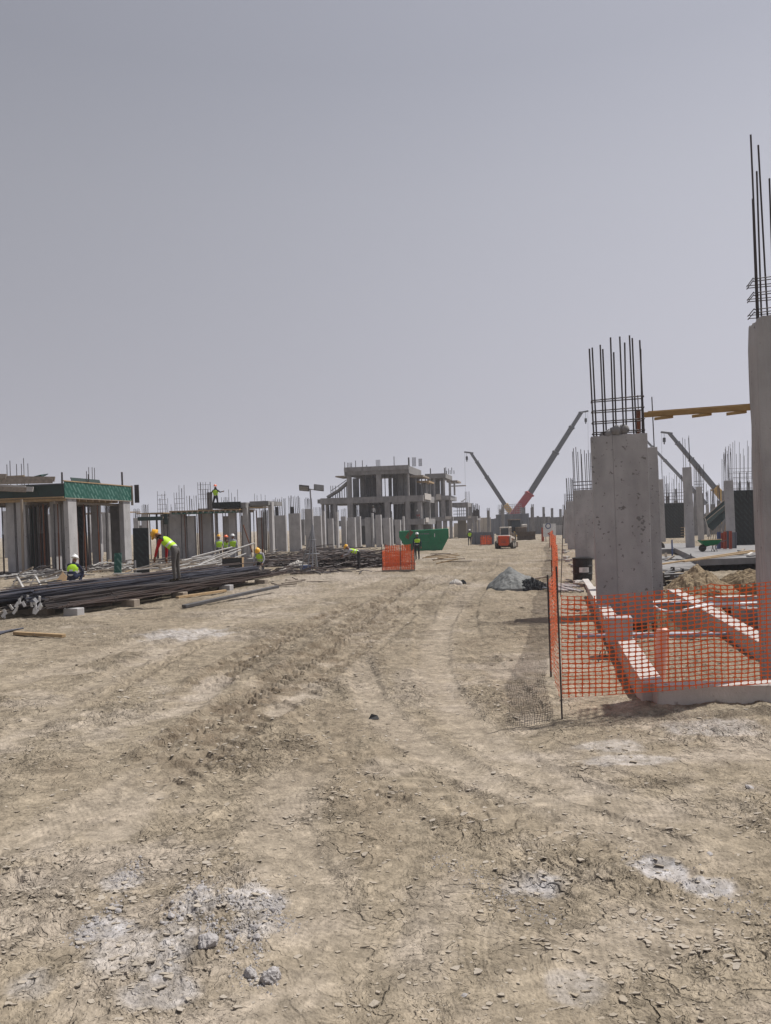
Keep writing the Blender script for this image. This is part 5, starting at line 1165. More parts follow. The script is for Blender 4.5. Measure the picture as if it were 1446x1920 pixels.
# bars clusters in the right field
bar_cluster(1248, 1282, 1004, 950, 884, 9, 'cluster of starter bars rising behind the small black formwork board', mesh=True)
bar_cluster(1303, 1320, 1004, 925, 868, 7, 'dense cluster of starter bars behind the dark slender column', mesh=True)
bar_cluster(1322, 1345, 1002, 965, 905, 7, 'cluster of starter bars far behind the sloping green formwork')
bar_cluster(1356, 1368, 1004, 920, 835, 6, 'cluster of starter bars left of the large black formwork board')
bar_cluster(1378, 1440, 1008, 925, 822, 10, 'wide wall of tall thin starter bars left of the nearest column', mesh=True)

# ------------------------------------------------------------------ cranes
def crane(basepx, basepy, tippx, tippy, d, label, col, jointf=.25, w0=1.1, w1=.5, hookdy=12, side=1):
    a = AT(basepx, basepy, d); b = AT(tippx, tippy, d); t = thing('mobile_crane', label, 'crane', (a.x, a.y, 0), 0)
    o = Vector((a.x, a.y, 0)); dd = b - a; root = Vector((0, 0, max(a.z - 0, 2.0))); root = a - o; tip = b - o
    prev = root - dd.normalized() * 4; prev.z = max(prev.z, 2.2)
    segs = [(0, jointf, w0), (jointf, .6, w0 * .72), (.6, .85, w0 * .6), (.85, 1, w0 * .48)]
    for i, (f0, f1, ww) in enumerate(segs):
        p0 = root + dd * f0 if i else prev; plank('boom_section', p0, root + dd * (f1 + (.01 if i < 3 else 0)), ww, ww, M[col] if i == 0 else M['boomg'], t)
        if i < 3: plank('collar', root + dd * (f1 - .008), root + dd * (f1 + .008), ww * 1.25, ww * 1.25, M[col] if i == 0 else M['boomg'], t)
    u = dd.normalized(); n_ = Vector((side, 0, .15)).normalized()
    plank('boom_head', tip - n_ * .6, tip + n_ * 1.6, .5, .35, M['boomg'], t)
    sh = tip + n_ * 1.5; hk = tip + n_ * 1.0
    rod('hoist_rope', hk, hk - Vector((0, 0, hookdy * d / F)), .035, M['boomg'], t, 4)
    hb = hk - Vector((0, 0, hookdy * d / F)); bm = bmesh.new(); bm_box(bm, (0, 0, 0), (.5, .4, .9)); bm_box(bm, (0, 0, -.65), (.25, .2, .4)); bmesh.ops.bevel(bm, geom=bm.edges[:], offset=.08, segments=1, affect='EDGES'); bm_obj('hook_block', bm, M['black'], t, hb)
    rod('whip_rope', sh, (sh.x, sh.y, sh.z - (985 - tippy) * .62 * d / F), .02, M['boomg'], t, 4)
    rod('lift_cylinder', prev + Vector((side * 3.0, 0, -.6)) if False else prev + Vector((0, 0, -.4)) + u * 1, root + dd * jointf * .7 + Vector((0, .1, -.3)), .22, M['steel'], t, 6)
    # carrier
    base = Vector((prev.x, 0, 0))
    for nm, c, s, m_ in (('carrier', (base.x - side * 1, 0, 1.3), (11, 2.6, .9), col), ('cab', (base.x - side * 5.6, 0, 1.9), (1.9, 2.5, 1.9), col), ('turntable', (base.x, 0, 2.3), (3.8, 2.4, 1.2), col), ('operator_cab', (base.x + side * 1.2, -1.4, 2.6), (1.6, .9, 1.6), 'glass'), ('counterweight', (base.x - side * 2.4, 0, 2.4), (1.2, 2.5, 1.3), 'steel')):
        box(nm, c, s, M[m_], t, bevel=.12)
    for k in range(4):
        for y in (-1.1, 1.1):
            bm = bmesh.new(); bmesh.ops.create_cone(bm, cap_ends=True, segments=14, radius1=.6, radius2=.6, depth=.4); bmesh.ops.rotate(bm, matrix=Matrix.Rotation(R(90), 3, 'X'), verts=bm.verts)
            bm_obj('wheel', bm, M['tyre'], t, (base.x - side * 1 - 4 + k * 2.6, y, .6))
crane(970, 962, 1090, 773, 175, 'red mobile crane with the longest grey boom, leaning right above the hoarding', 'redp', .19, 1.7, side=1, hookdy=16)
crane(957, 962, 883, 849, 185, 'mobile crane with a yellow boom foot leaning left toward the villas', 'ylw', .13, 1.25, side=-1, hookdy=11)
crane(1357, 935, 1255, 812, 150, 'mobile crane with a yellow boom foot rising behind the sloping green formwork', 'ylw', .16, 1.2, side=-1, hookdy=14)
crane(1305, 925, 1208, 822, 210, 'mobile crane with the thinnest grey boom emerging behind the largest column', 'boomg', .1, 1.0, side=-1, hookdy=12)

# ------------------------------------------------------------------ skid steer loader
def skid():
    p = G(945, 1029.5); s = p.y / F; t = thing('skid_steer_loader', 'orange and white skid steer loader driving away up the track', 'loader', (p.x, p.y, 0), -.34); k = 40 * s / 2.0
    t.scale = (k, k, k)
    def b(n, c, sz, m, bev=.04): return box(n, c, sz, M[m], t, bevel=bev)
    bm = bmesh.new(); bm_box(bm, (0, .95, .78), (1.02, 1.9, .75)); bmesh.ops.bevel(bm, geom=bm.edges[:], offset=.06, segments=2, affect='EDGES'); bm_obj('body', bm, M['bodyo'], t)
    bm = bmesh.new(); V = [(-.48, 0, .42), (.48, 0, .42), (.52, 0, 1.22), (-.52, 0, 1.22), (-.38, 0, .3), (.38, 0, .3)]
    vv = [bm.verts.new(x) for x in [V[4], V[5], V[1], V[2], V[3], V[0]]]; f = bm.faces.new(vv); r = bmesh.ops.extrude_face_region(bm, geom=[f])
    bmesh.ops.translate(bm, vec=(0, -.14, 0), verts=[g for g in r['geom'] if isinstance(g, bmesh.types.BMVert)]); bmesh.ops.recalc_face_normals(bm, faces=bm.faces); bmesh.ops.bevel(bm, geom=bm.edges[:], offset=.03, segments=1, affect='EDGES')
    o = bm_obj('rear_door', bm, M['orangep'], t, (0, 0, .02)); 
    for i in range(3): b('grille_slot', (0, -.155, .62 + i * .12), (.5, .02, .03), 'mudbr', 0)
    for sx_ in (-1, 1): b('tail_light', (sx_ * .43, -.16, 1.08), (.1, .03, .12), 'redp', .01)
    b('engine_cover', (0, .35, 1.22), (1.0, .8, .14), 'cream')
    # cab frame
    for sx_ in (-1, 1):
        for y in (.55, 1.5): b('cab_post', (sx_ * .42, y, 1.62), (.08, .08, .75), 'cream', .02)
    b('cab_roof', (0, 1.02, 2.03), (.98, 1.15, .08), 'cream'); b('rear_window', (0, .57, 1.62), (.74, .03, .62), 'glass', .01); b('window_guard', (0, .54, 1.3), (.9, .05, .06), 'cream', .01)
    for sx_ in (-1, 1):
        a = plank('lift_arm', (sx_ * .62, .05, 1.18), (sx_ * .62, 2.1, .95), .11, .2, M['cream'], t); b('arm_tower', (sx_ * .62, .1, .9), (.12, .35, .7), 'cream')
        for y in (.42, 1.45):
            bm = bmesh.new(); bmesh.ops.create_cone(bm, cap_ends=True, segments=20, radius1=.39, radius2=.39, depth=.3); bmesh.ops.rotate(bm, matrix=Matrix.Rotation(R(90), 3, 'Y'), verts=bm.verts); bmesh.ops.bevel(bm, geom=[e for e in bm.edges if e.is_manifold and e.calc_face_angle() > 1], offset=.05, segments=2, affect='EDGES')
            w_ = bm_obj('wheel', bm, M['tyre'], t, (sx_ * .72, y, .39)); bm = bmesh.new(); bmesh.ops.create_cone(bm, cap_ends=True, segments=14, radius1=.2, radius2=.2, depth=.32); bmesh.ops.rotate(bm, matrix=Matrix.Rotation(R(90), 3, 'Y'), verts=bm.verts); bm_obj('rim', bm, M['cream'], w_)
    b('bucket', (0, 2.45, .35), (1.75, .6, .5), 'mudbr')
skid()
# ------------------------------------------------------------------ wheel loader / dozer with bucket
def loader():
    p = G(982, 1013); s = p.y / F; t = thing('bulldozer', 'mud brown bulldozer with its wide blade facing the camera behind the skid steer', 'bulldozer', (p.x, p.y, 0), .15); k = 46 * s / 3.6; t.scale = (k, k, k)
    def b(n, c, sz, m, bev=.05, rot=None): return box(n, c, sz, M[m], t, bevel=bev, rot=rot)
    bm = bmesh.new(); N = 9
    for i in range(N):
        a = R(-50 + 100 * i / (N - 1)); 
    ys = [(.25 * (1 - math.cos(R(-60 + 120 * i / 8))) * -1, -.0 + 1.25 * i / 8) for i in range(9)]
    rows = [[bm.verts.new((x, y, z)) for x in (-1.0, 1.8)] for y, z in ys]
    for a, c in zip(rows, rows[1:]): bm.faces.new((a[0], a[1], c[1], c[0]))
    bmesh.ops.solidify(bm, geom=bm.faces[:], thickness=.08); bm_obj('blade', bm, M['mudbr'], t)
    for z in (.3, .75): b('blade_rib', (.4, -.22, z), (2.8, .05, .05), 'mudbr')
    for sx_ in (-1.35, 1.35):
        bm = bmesh.new(); bm_box(bm, (sx_, 1.9, .5), (.5, 3.2, 1.0)); bmesh.ops.bevel(bm, geom=[e for e in bm.edges if abs(e.verts[0].co.x - e.verts[1].co.x) > .1], offset=.4, segments=4, affect='EDGES'); bm_obj('track', bm, M['tyre'], t)
    b('engine_hood', (0, 1.2, 1.5), (1.3, 1.6, .9), 'mudbr'); b('cab', (-.5, 2.8, 2.1), (1.5, 1.4, 1.8), 'black'); b('cab_window', (-.5, 2.08, 2.35), (1.2, .04, .9), 'glass', .01); b('cab_roof', (-.5, 2.8, 3.05), (1.7, 1.6, .1), 'mudbr')
    rod('exhaust', (.3, 1.2, 1.9), (.3, 1.2, 2.8), .06, M['steel'], t); b('hood_plate', (.45, 1.0, 2.1), (.8, .5, .5), 'cream'); plank('push_arm', (-1.0, .1, .6), (-.9, 1.6, 1.3), .14, .14, M['ylw'], t); plank('push_arm', (1.0, .1, .6), (1.2, 1.6, .9), .14, .14, M['mudbr'], t)
    b('side_blade', (-1.45, .1, .55), (.9, .1, 1.1), 'mudbr', .02, (0, 0, .6))
loader()
# ------------------------------------------------------------------ green skip
def skip():
    p = G(795, 1032); s = p.y / F; t = thing('waste_skip', 'green steel waste skip with sloping ends in front of the villas', 'skip', (p.x, p.y, 0), -.02)
    W = 90 * s; H_ = 39 * s; zc = H_ * .42; D = 1.7
    prof = [(-W * .34, .04), (W * .36, .04), (W * .5, zc), (W * .5, H_), (-W * .5, H_ * .9), (-W * .5, zc)]
    prof2 = [(-W * .34, .04), (W * .36, .04), (W * .5, H_ * .62), (W * .5, H_), (-W * .5, H_ * .93), (-W * .5, H_ * .68)]
    bm = bmesh.new(); f = [bm.verts.new((x, -D / 2, z)) for x, z in prof2]; g = [bm.verts.new((x, D / 2, z)) for x, z in prof2]
    bm.faces.new(f); bm.faces.new(list(reversed(g)))
    for i in (0, 1, 2, 4, 5): bm.faces.new((f[i], g[i], g[(i + 1) % 6], f[(i + 1) % 6]))
    bmesh.ops.recalc_face_normals(bm, faces=bm.faces); bmesh.ops.solidify(bm, geom=bm.faces[:], thickness=-.04)
    bm_obj('hull', bm, M['skip'], t)
    rod('rim', (-W * .5, -D / 2, H_ * .93), (W * .5, -D / 2, H_), .045, M['skip'], t, 8); rod('rim', (-W * .5, D / 2, H_ * .93), (W * .5, D / 2, H_), .045, M['skip'], t, 8)
    box('side_rail', (W * .08, -D / 2 - .05, zc), (W * .78, .07, .07), M['skip'], t)
    for x in (-W * .3, -W * .06, W * .12, W * .33): box('stiffener', (x, -D / 2 - .05, (zc + H_) / 2), (.06, .06, H_ - zc - .12), M['skip'], t)
    box('hook_lug', (W * .22, -D / 2 - .09, H_ * .72), (.05, .05, .3), M['white'], t); bm = bmesh.new(); bm_box(bm, (0, 0, 0), (.35, .02, .75), Matrix.Rotation(R(35), 3, 'Y')); bm_obj('rust_patch', bm, M['rust'], t, (-W * .3, -D / 2 - .045, H_ * .78))
    for x, w_ in ((-.05, .28), (.02, .2), (.08, .25)): box('faded_mark', (W * x, -D / 2 - .045, H_ * .8), (w_, .01, .09), M['white'] if False else M['hoard'], t)
skip()
# ------------------------------------------------------------------ orange mesh enclosures
def bin_net(x0, x1, base, top, label, dep=1.2):
    p = G(x0, base); s = p.y / F; W = (x1 - x0) * s; H_ = (base - top) * s
    t = thing('mesh_enclosure', label, 'barrier', (p.x, p.y, 0), .02)
    cw_ = max(.1, .0028 * p.y)
    for k, (pts, zz0, zz1) in enumerate(((((0, 0), (W * .57, .02), (W, 0)), .04, H_ * .76), (((W * .1, .25), (W * .5, .2), (W * .9, .22)), .1, H_ - .1), (((W, 0), (W, dep)), .05, H_ * .78), (((W * .12, dep), (W * .95, dep)), .05, H_ - .05), (((0, 0), (W * .12, dep)), .05, H_ * .8))):
        net_mesh(('front_mesh', 'inner_mesh', 'side_mesh', 'back_mesh', 'side_mesh')[k], [Vector((x, y, 0)) for x, y in pts], lambda t_, z_=zz0: z_ + 0 * t_, lambda t_, z_=zz1: z_ + 0 * t_, cw_, cw_ * .66, max(6, int(zz1 / (cw_ * .66))), t, .05, 'netfar', seed=20 + k, bulge=.7)
    for x, y in ((0, 0), (W * .57, 0), (W, 0), (W * .12, dep), (W * .95, dep), (W, dep)): rod('post', (x, y - .02, -.1), (x, y + .0, H_ * 1.02), .02, M['bar'], t)
    plank('base_board', (0, -.05, .05), (W, -.05, .05), .05, .1, M['woodg'], t)
bin_net(717, 778, 1073, 1022, 'orange mesh enclosure on posts standing left of the white helmeted walker')
bin_net(901, 923, 1023, 1004, 'small far orange mesh enclosure left of the skid steer loader', .8)
# ------------------------------------------------------------------ light tower
def tower():
    p = G(589, 1072); t = thing('light_tower', 'lighting mast on splayed tube legs with two floodlight heads', 'light tower', (p.x, p.y, 0), 0); s = p.y / F
    H_ = HZ(p, 916)
    rod('mast', (.02, 0, 1.2), (-.08, 0, H_), .035, M['galv'], t, 8)
    for x, y in ((-26 * s, .2), (-11 * s, -.3), (-1 * s, -.5), (8 * s, -.2), (2 * s, .6)): rod('leg', (0, 0, H_ * .56), (x, y, 0), .035, M['galv'], t, 8)
    for z, r_ in ((.9, .4), (1.6, .22)):
        for a in range(4): rod('brace', (r_ * math.cos(a * 1.57 + .4) - .08, r_ * math.sin(a * 1.57 + .4), z), (r_ * math.cos(a * 1.57 + 1.97) - .08, r_ * math.sin(a * 1.57 + 1.97), z), .02, M['galv'], t, 6)
    rod('cross_arm', (-14 * s, 0, H_ - .0), (13 * s, 0, H_ - .08), .025, M['galv'], t, 8)
    for sx_, rz, tl in ((-1, -.1, .55), (1, .35, -.35)):
        h_ = box('floodlight', (sx_ * 13 * s + (-.02 if sx_ < 0 else .02), -.05, H_ + .03), (19 * s, .08, 12 * s), M['steel'], t, rot=(tl, .12 * 1, rz), bevel=.015)
        box('lens', (0, -.05 if sx_ < 0 else .05, 0), (16 * s, .015, 9 * s), M['galv'] if sx_ < 0 else M['black'], h_)
tower()
# ------------------------------------------------------------------ road sign boards by the fence end
p = G(1031, 1016); s = p.y / F
t = thing('road_sign', 'white board with a round blue-rimmed sign above a triangular warning sign at the fence end', 'sign', (p.x, p.y, 0), 0)
box('board', (0, .04, 1.3 * 1), (24 * s, .04, 24 * s), M['white'], t); 
def disc(n_, r_, seg, m, y, c, rot=0):
    bm = bmesh.new(); bmesh.ops.create_circle(bm, cap_ends=True, segments=seg, radius=r_); bmesh.ops.rotate(bm, matrix=Matrix.Rotation(rot, 3, 'Z'), verts=bm.verts); bmesh.ops.rotate(bm, matrix=Matrix.Rotation(R(90), 3, 'X'), verts=bm.verts)
    r = bmesh.ops.extrude_face_region(bm, geom=bm.faces[:]); bmesh.ops.translate(bm, vec=(0, .012, 0), verts=[g for g in r['geom'] if isinstance(g, bmesh.types.BMVert)])
    return bm_obj(n_, bm, M[m], t, (c[0], y, c[1]))
disc('sign_disc', 5.5 * s, 24, 'blue', -.0, (-.15, 1.75)); disc('sign_face', 3.6 * s, 24, 'white', -.02, (-.15, 1.75)); disc('warning_triangle', 7 * s, 3, 'rose', -.01, (.15, .9), R(90)); disc('triangle_face', 3.4 * s, 3, 'white', -.03, (.15, .9), R(90))
for x in (-.4, .4): rod('post', (x, .1, 0), (x, .1, 2.0), .04, M['galv'], t)
p = G(1018, 1016); tag(box('barrier_post', (p.x, p.y, .8), (.25, .25, 1.6), M['rose'], None), 'small red and blue traffic post left of the round road sign', 'post')

# ------------------------------------------------------------------ rebar stack, left
NE = G(70, 1163); FE = G(520, 1090); dirS = (FE - NE).normalized(); perp = Vector((-dirS.y, dirS.x, 0)); LS = (FE - NE).length
rs = random.Random(21)
def bundle(o0, L, nb, z, label, group, mt, spread=.13, tags=0, sag=0):
    a = NE + dirS * (o0[0] + rs.uniform(-.5, .8)) + perp * o0[1]; z += rs.uniform(-.05, .05); t = thing('rebar_bundle', label, 'rebar bundle', (a.x, a.y, z), math.atan2(dirS.y, dirS.x) + o0[2], group)
    me = {}
    for i in range(nb):
        y = rs.uniform(-spread, spread); zz_ = rs.uniform(-.6, .6) * spread * math.sqrt(max(.1, 1 - (y / spread) ** 2)); r_ = .016
        st = rs.uniform(-.25, .25); ye = y * rs.uniform(.5, 1.5) + rs.uniform(-.06, .06)
        key = (mt, i % 4, round(L))
        if key not in me:
            bm = bmesh.new(); n_ = 7; pts = [Vector((L * k / n_, .03 * math.sin(k * 1.3 + i), .05 * math.sin(k * 1.1 + i * 2) - sag * math.sin(math.pi * k / n_))) for k in range(n_ + 1)]
            rings = []
            for q in pts: rings.append([bm.verts.new(q + Vector((0, r_ * math.cos(a_), r_ * math.sin(a_)))) for a_ in (0, 1.2566, 2.513, 3.77, 5.026)])
            for A_, B_ in zip(rings, rings[1:]):
                for k in range(5): bm.faces.new((A_[k], B_[k], B_[(k + 1) % 5], A_[(k + 1) % 5]))
            bm.faces.new(rings[0]); bm.faces.new(list(reversed(rings[-1])))
            m_ = bpy.data.meshes.new('bar'); bm.to_mesh(m_); bm.free(); m_.materials.append(M[mt]); me[key] = m_
        o = bpy.data.objects.new('bar', me[key]); link(o); o.parent = t; o.location = (st, y, zz_); o.rotation_euler = (0, 0, (ye - y) / L)
    for f in (.2, .55, .85):
        bm = bmesh.new(); rr = spread * .75
        for k in range(8): bm_rod(bm, (L * f, spread * 1.05 * math.cos(k * .785), rr * math.sin(k * .785)), (L * f, spread * 1.05 * math.cos(k * .785 + .785), rr * math.sin(k * .785 + .785)), .008, seg=4)
        bm_obj('tie_wire', bm, M['bar'], t)
    for k in range(tags):
        o = box('tag', (-.32 - rs.uniform(0, .05), rs.uniform(-.15, .15), rs.uniform(-.16, .1)), (.01, .075, .15), M['white'], t, rot=(rs.uniform(-.8, .8), rs.uniform(-.2, .3), rs.uniform(-.4, .4)))
gB = 'rebar bundles stacked on blocks at left'
LAB = {'bar': 'long dark rebar bundle in the middle of the big stack at left', 'barb': 'long bluish steel rebar bundle lying on top of the big stack at left', 'rust': 'long rusty brown rebar bundle along the front of the big stack at left'}
lay = []
for i in range(7): lay.append(((rs.uniform(-.2, .8), .12 + i * .36, rs.uniform(-.012, .012)), 12.3, .30, 'bar', f'dark rebar bundle, {ORD[i]} from the front in the bottom layer of the big stack'))
for i in range(7): lay.append(((rs.uniform(-1.2, 1.0), .2 + i * .36, rs.uniform(-.02, .02)), 12, .46, rs.choice(['bar', 'barb']), f'rebar bundle, {ORD[i]} from the front in the middle layer of the big stack'))
for i in range(5): lay.append(((rs.uniform(-.5, 1.6), .6 + i * .38, rs.uniform(-.03, .03)), 11.5, .60, 'barb', f'bluish rebar bundle, {ORD[i]} from the front in the top layer of the big stack'))
lay.append(((2.8, .02, -.005), 10.5, .32, 'rustd', 'upper brown rebar bundle along the front edge of the big stack')); lay.append(((.9, -.05, .004), 9.5, .25, 'rustd', 'lower brown rebar bundle along the front edge of the big stack'))
for i, (o0, L, z, mt, lab) in enumerate(lay):
    bundle(o0, L, 13, z, lab, gB, mt, .125, tags=(4 if i < 5 else 2 if i < 12 else 0))
for i, f in enumerate((.09, .27, .46, .68, .88)):
    for j in range(2):
        c = NE + dirS * LS * f + perp * (-.12 + j * 1.3); 
        o = box('support_block', (c.x, c.y, .07), (.3, 1.0 if j else .45, .24), M['conc'] if (j == 0 and i in (0, 3)) else M['woodg'], None, math.atan2(dirS.y, dirS.x) + .05, bevel=.012)
        tag(o, f'{"front" if j == 0 else "rear"} block under the big rebar stack, {ORD[i]} from its near end', 'block')
tag(plank('timber_skid', NE + dirS * 5.6 + perp * -.35 + Vector((0, 0, .05)), NE + dirS * 8.2 + perp * -.55 + Vector((0, 0, .05)), .12, .08, M['wood']), 'timber skid lying on the dirt along the front of the rebar stack', 'timber')
tag(plank('steel_channel', G(345, 1137, .05), G(520, 1100, .2), .16, .09, M['steel']), 'grey steel channel lying slanted at the front right of the rebar stack', 'channel')
tag(plank('timber', G(28, 1187, .05), G(120, 1192, .05), .11, .07, M['wood']), 'single reddish timber lying on the dirt at the far left', 'timber')
for i in range(4): tag(rod('loose_bar', G(-40, 1200 - i * 3, .04), G(26 + i * 6, 1181 - i, .04 + i * .01), .02, M['barb']), 'dark loose bar poking in at the left edge beside the single timber', 'bar', 'loose bars at the left edge')
for i in range(7):
    a = G(515 + i * 7, 1098 - i * 2, .06); tag(plank('timber_offcut', a, a + Vector((rs.uniform(-.3, .9), rs.uniform(-.7, .7), .05)), .1, .05, M['woodg']), 'dark timber offcut on the dirt beyond the right end of the rebar stack', 'timber', 'timber offcuts right of the rebar stack')
tag(plank('plank', G(575, 1091, .04), G(632, 1090, .04), .1, .05, M['woodg']), 'thin plank lying flat on the pale dirt below the light tower', 'plank')

for i in range(16):
    a = NE + dirS * rs.uniform(-.4, 5) + perp * rs.uniform(.1, 2.2); an = rs.uniform(-.06, .06); L = rs.uniform(5, 11); z = rs.uniform(.66, .78)
    d = Matrix.Rotation(an, 3, 'Z') @ dirS; tag(rod('loose_bar', (a.x, a.y, z), (a.x + d.x * L, a.y + d.y * L, z + rs.uniform(-.05, .05)), .018, M[rs.choice(['barb', 'rustd', 'bar'])]), 'single loose bar lying slightly askew on top of the big rebar stack', 'bar', 'loose bars on top of the rebar stack')
# tangled rebar heaps
def tangle(px, py, wpx, dpt, hh, n_, label, m='bar', seed=0, L=(1, 3)):
    rr = random.Random(seed); p = G(px, py); wd = wpx * p.y / F; bm = bmesh.new()
    for i in range(n_):
        x = rr.gauss(0, .28) * wd; y = rr.uniform(0, dpt); z = rr.random() * hh * max(.1, 1 - (2 * x / wd) ** 2); an = rr.gauss(0, .5); le = rr.uniform(*L)
        a = Vector((x - math.cos(an) * le / 2, y - math.sin(an) * le / 2, z + .03)); b_ = Vector((x + math.cos(an) * le / 2, y + math.sin(an) * le / 2, max(.03, z + rr.gauss(0, .18))))
        mid = (a + b_) / 2 + Vector((0, 0, rr.uniform(0, .12)))
        bm_rod(bm, a, mid, .022, seg=4, mi=i % 2); bm_rod(bm, mid, b_, .022, seg=4, mi=i % 2)
    o = bm_obj('rebar_scrap', bm, [M[m], M['rustd'] if m == 'bar' else M['bar']], None, (p.x, p.y, gz(p)))
    return tag(o, label, 'scrap heap', kind='stuff')
tangle(655, 1066, 120, 2.5, .85, 330, 'tangled dark rebar scrap heap behind the bending yellow-helmet worker', seed=1)
tangle(560, 1062, 110, 3, .5, 240, 'dark rebar scrap spread round the light tower legs', seed=2)
tangle(700, 1064, 80, 2.5, .6, 110, 'scrap bars leaning beside the orange mesh enclosure', seed=4, L=(1, 2.4))
tangle(480, 1062, 110, 3, .35, 200, 'brown rebar offcuts behind the kneeling worker', 'rustd', seed=3)
tangle(560, 1078, 140, 1.6, .12, 60, 'thin wire offcuts lying on the pale dirt below the light tower', seed=6, L=(.5, 1.6))
tangle(600, 1050, 90, 3, .7, 160, 'dark steel scrap behind the light tower at the foot of the columns', seed=8)
for k_, (px_, py_, wd_, hh_, nn_, sd_) in enumerate(((190, 1074, 110, .35, 90, 41), (290, 1068, 120, .4, 110, 42), (395, 1060, 110, .45, 110, 43), (520, 1052, 90, .5, 110, 44), (60, 1085, 130, .3, 80, 45))):
    tangle(px_, py_, wd_, 2.2, hh_, nn_, f'low clutter of timber and steel scrap at the feet of the left columns, {ORD[k_]} heap', 'woodg' if k_ % 2 else 'tubes', seed=sd_, L=(.5, 1.8))
# debris timbers in front of near pavilion
def sticks(n_, x0, x1, y0, y1, mts, label, group, L=(.6, 2.0), seed=0, wd=.13, name='timber'):
    rr = random.Random(seed)
    for i in range(n_):
        a = G(rr.uniform(x0, x1), rr.uniform(y0, y1)); an = rr.uniform(-.4, 1.0); le = rr.uniform(*L); z = .05 + rr.random() * .35
        tag(plank(name, (a.x, a.y, z), (a.x + math.cos(an) * le, a.y + math.sin(an) * le, z + rr.uniform(-.05, .3)), wd * rr.uniform(.6, 1.2), .05, M[rr.choice(mts)]), label, 'timber', group)
sticks(46, 165, 340, 1062, 1088, ['wood', 'woodg', 'woodg', 'tubes'], 'loose timber in the untidy pile between the near pavilion and the rebar stack', 'loose timbers before the near pavilion', seed=2)
sticks(22, 0, 120, 1080, 1112, ['woodg', 'tubes', 'steel'], 'loose grey timber on the ground at the foot of the near pavilion, far left', 'loose grey timbers at the far left', seed=5)
sticks(14, 600, 700, 1040, 1052, ['woodg', 'steel'], 'loose timber at the foot of the columns before the tall villa', 'loose timbers before the villa columns', seed=6)
sticks(10, 790, 850, 1046, 1062, ['woodg', 'wood'], 'flat timber lying on the pale dirt below the green skip', 'flat timbers below the green skip', seed=7, L=(.8, 2.5))
rr = random.Random(4)
for i in range(26):
    a = G(rr.uniform(345, 412), rr.uniform(1066, 1076)); z = .08 + .035 * i * rr.random()
    tag(rod('pale_tube', (a.x - .2, a.y, z), (a.x + rr.uniform(.8, 2.2), a.y + rr.uniform(.4, 1.6), z + rr.uniform(.1, .8)), .04, M['tubes'], None, 8), 'pale scaffold tube in the criss-cross pile left of the black box', 'tube', 'pale scaffold tubes piled behind the rebar stack')
p = G(436, 1074); s = p.y / F
t = thing('open_box', 'black fronted open box standing behind the rebar stack left of the kneeling worker', 'box', (p.x, p.y, .15), .05)
for nm, c, sz, m_ in (('front', (0, 0, .32), (37 * s, .03, 21 * s), 'black'), ('back', (0, .8, .32), (37 * s, .03, 21 * s), 'ply'), ('side', (18 * s, .4, .32), (.03, .8, 21 * s), 'ply'), ('side', (-18 * s, .4, .32), (.03, .8, 21 * s), 'ply')): box(nm, c, sz, M[m_], t)
p = G(470, 1074); tag(box('plywood_sheet', (p.x, p.y, .45), (24 * s, .04, 19 * s), M['concd'], None, 0, (R(-12), 0, 0)), 'grey board standing between the black box and the kneeling worker', 'board')
p = G(108, 1104); s = p.y / F
t_ = mesh_obj('plywood_sheet', [(-14 * s, 0, 0), (13 * s, 0, 0), (13 * s, .3, 22 * s), (3 * s, .4, 30 * s), (-14 * s, .03, 0), (13 * s, .03, 0), (13 * s, .33, 22 * s), (3 * s, .43, 30 * s)], [(0, 1, 2, 3), (7, 6, 5, 4), (0, 4, 5, 1), (1, 5, 6, 2), (2, 6, 7, 3), (3, 7, 4, 0)], M['ply'], None, (p.x, p.y, 0)); tag(t_, 'triangular piece of brown plywood leaning left of the crouching worker', 'plywood')
# trestles
for (xx, yy, lab) in ((32, 1112, 'left wooden trestle with splayed legs at the foot of the near pavilion'), (66, 1110, 'right wooden trestle with splayed legs, left of the brown plywood')):
    p = G(xx, yy); s = p.y / F; t = thing('trestle', lab, 'trestle', (p.x, p.y, 0), .1)
    for sx_ in (-1, 1): plank('leg', (sx_ * 16 * s, 0, 0), (0, .1, 30 * s), .09, .04, M['tubes'], t)
    plank('leg', (0, .9, 0), (0, .1, 30 * s), .09, .04, M['tubes'], t); plank('rail', (-8 * s, .0, 14 * s), (8 * s, .0, 14 * s), .06, .04, M['woodg'], t)
for i, (x, y, wpx, tp_, lab) in enumerate([(560, 1066, 44, 1052, 'white plastic sheeting bunched left of the light tower legs'), (594, 1057, 20, 1047, 'white sack among scrap right of the light tower'), (95, 1108, 40, 1099, 'white bag lying under the brown plywood'), (530, 1072, 24, 1064, 'small white rag pile at the right end of the rebar stack')]):
    heap(x, y, wpx, tp_, lab, 'bag', seed=30 + i, name='plastic_sheet', cat='sheeting', ridge=True, amp=.5, asp=.7)
p = G(573, 1071); tag(box('blue_crate', (p.x, p.y, .15), (.5, .4, .3), M['blue'], None, .3), 'small blue crate among the scrap at the light tower foot', 'crate')
heap(822, 1021, 26, 1011, 'dark rubble mound right of the green skip', 'tarp', seed=44, name='rubble_mound', cat='rubble', ridge=True, amp=.4)
heap(900, 1005, 60, 1000, 'far low dirt mound along the beige walls', 'sand', seed=46, name='dirt_mound', cat='dirt mound', ridge=True, amp=.4, asp=.3)

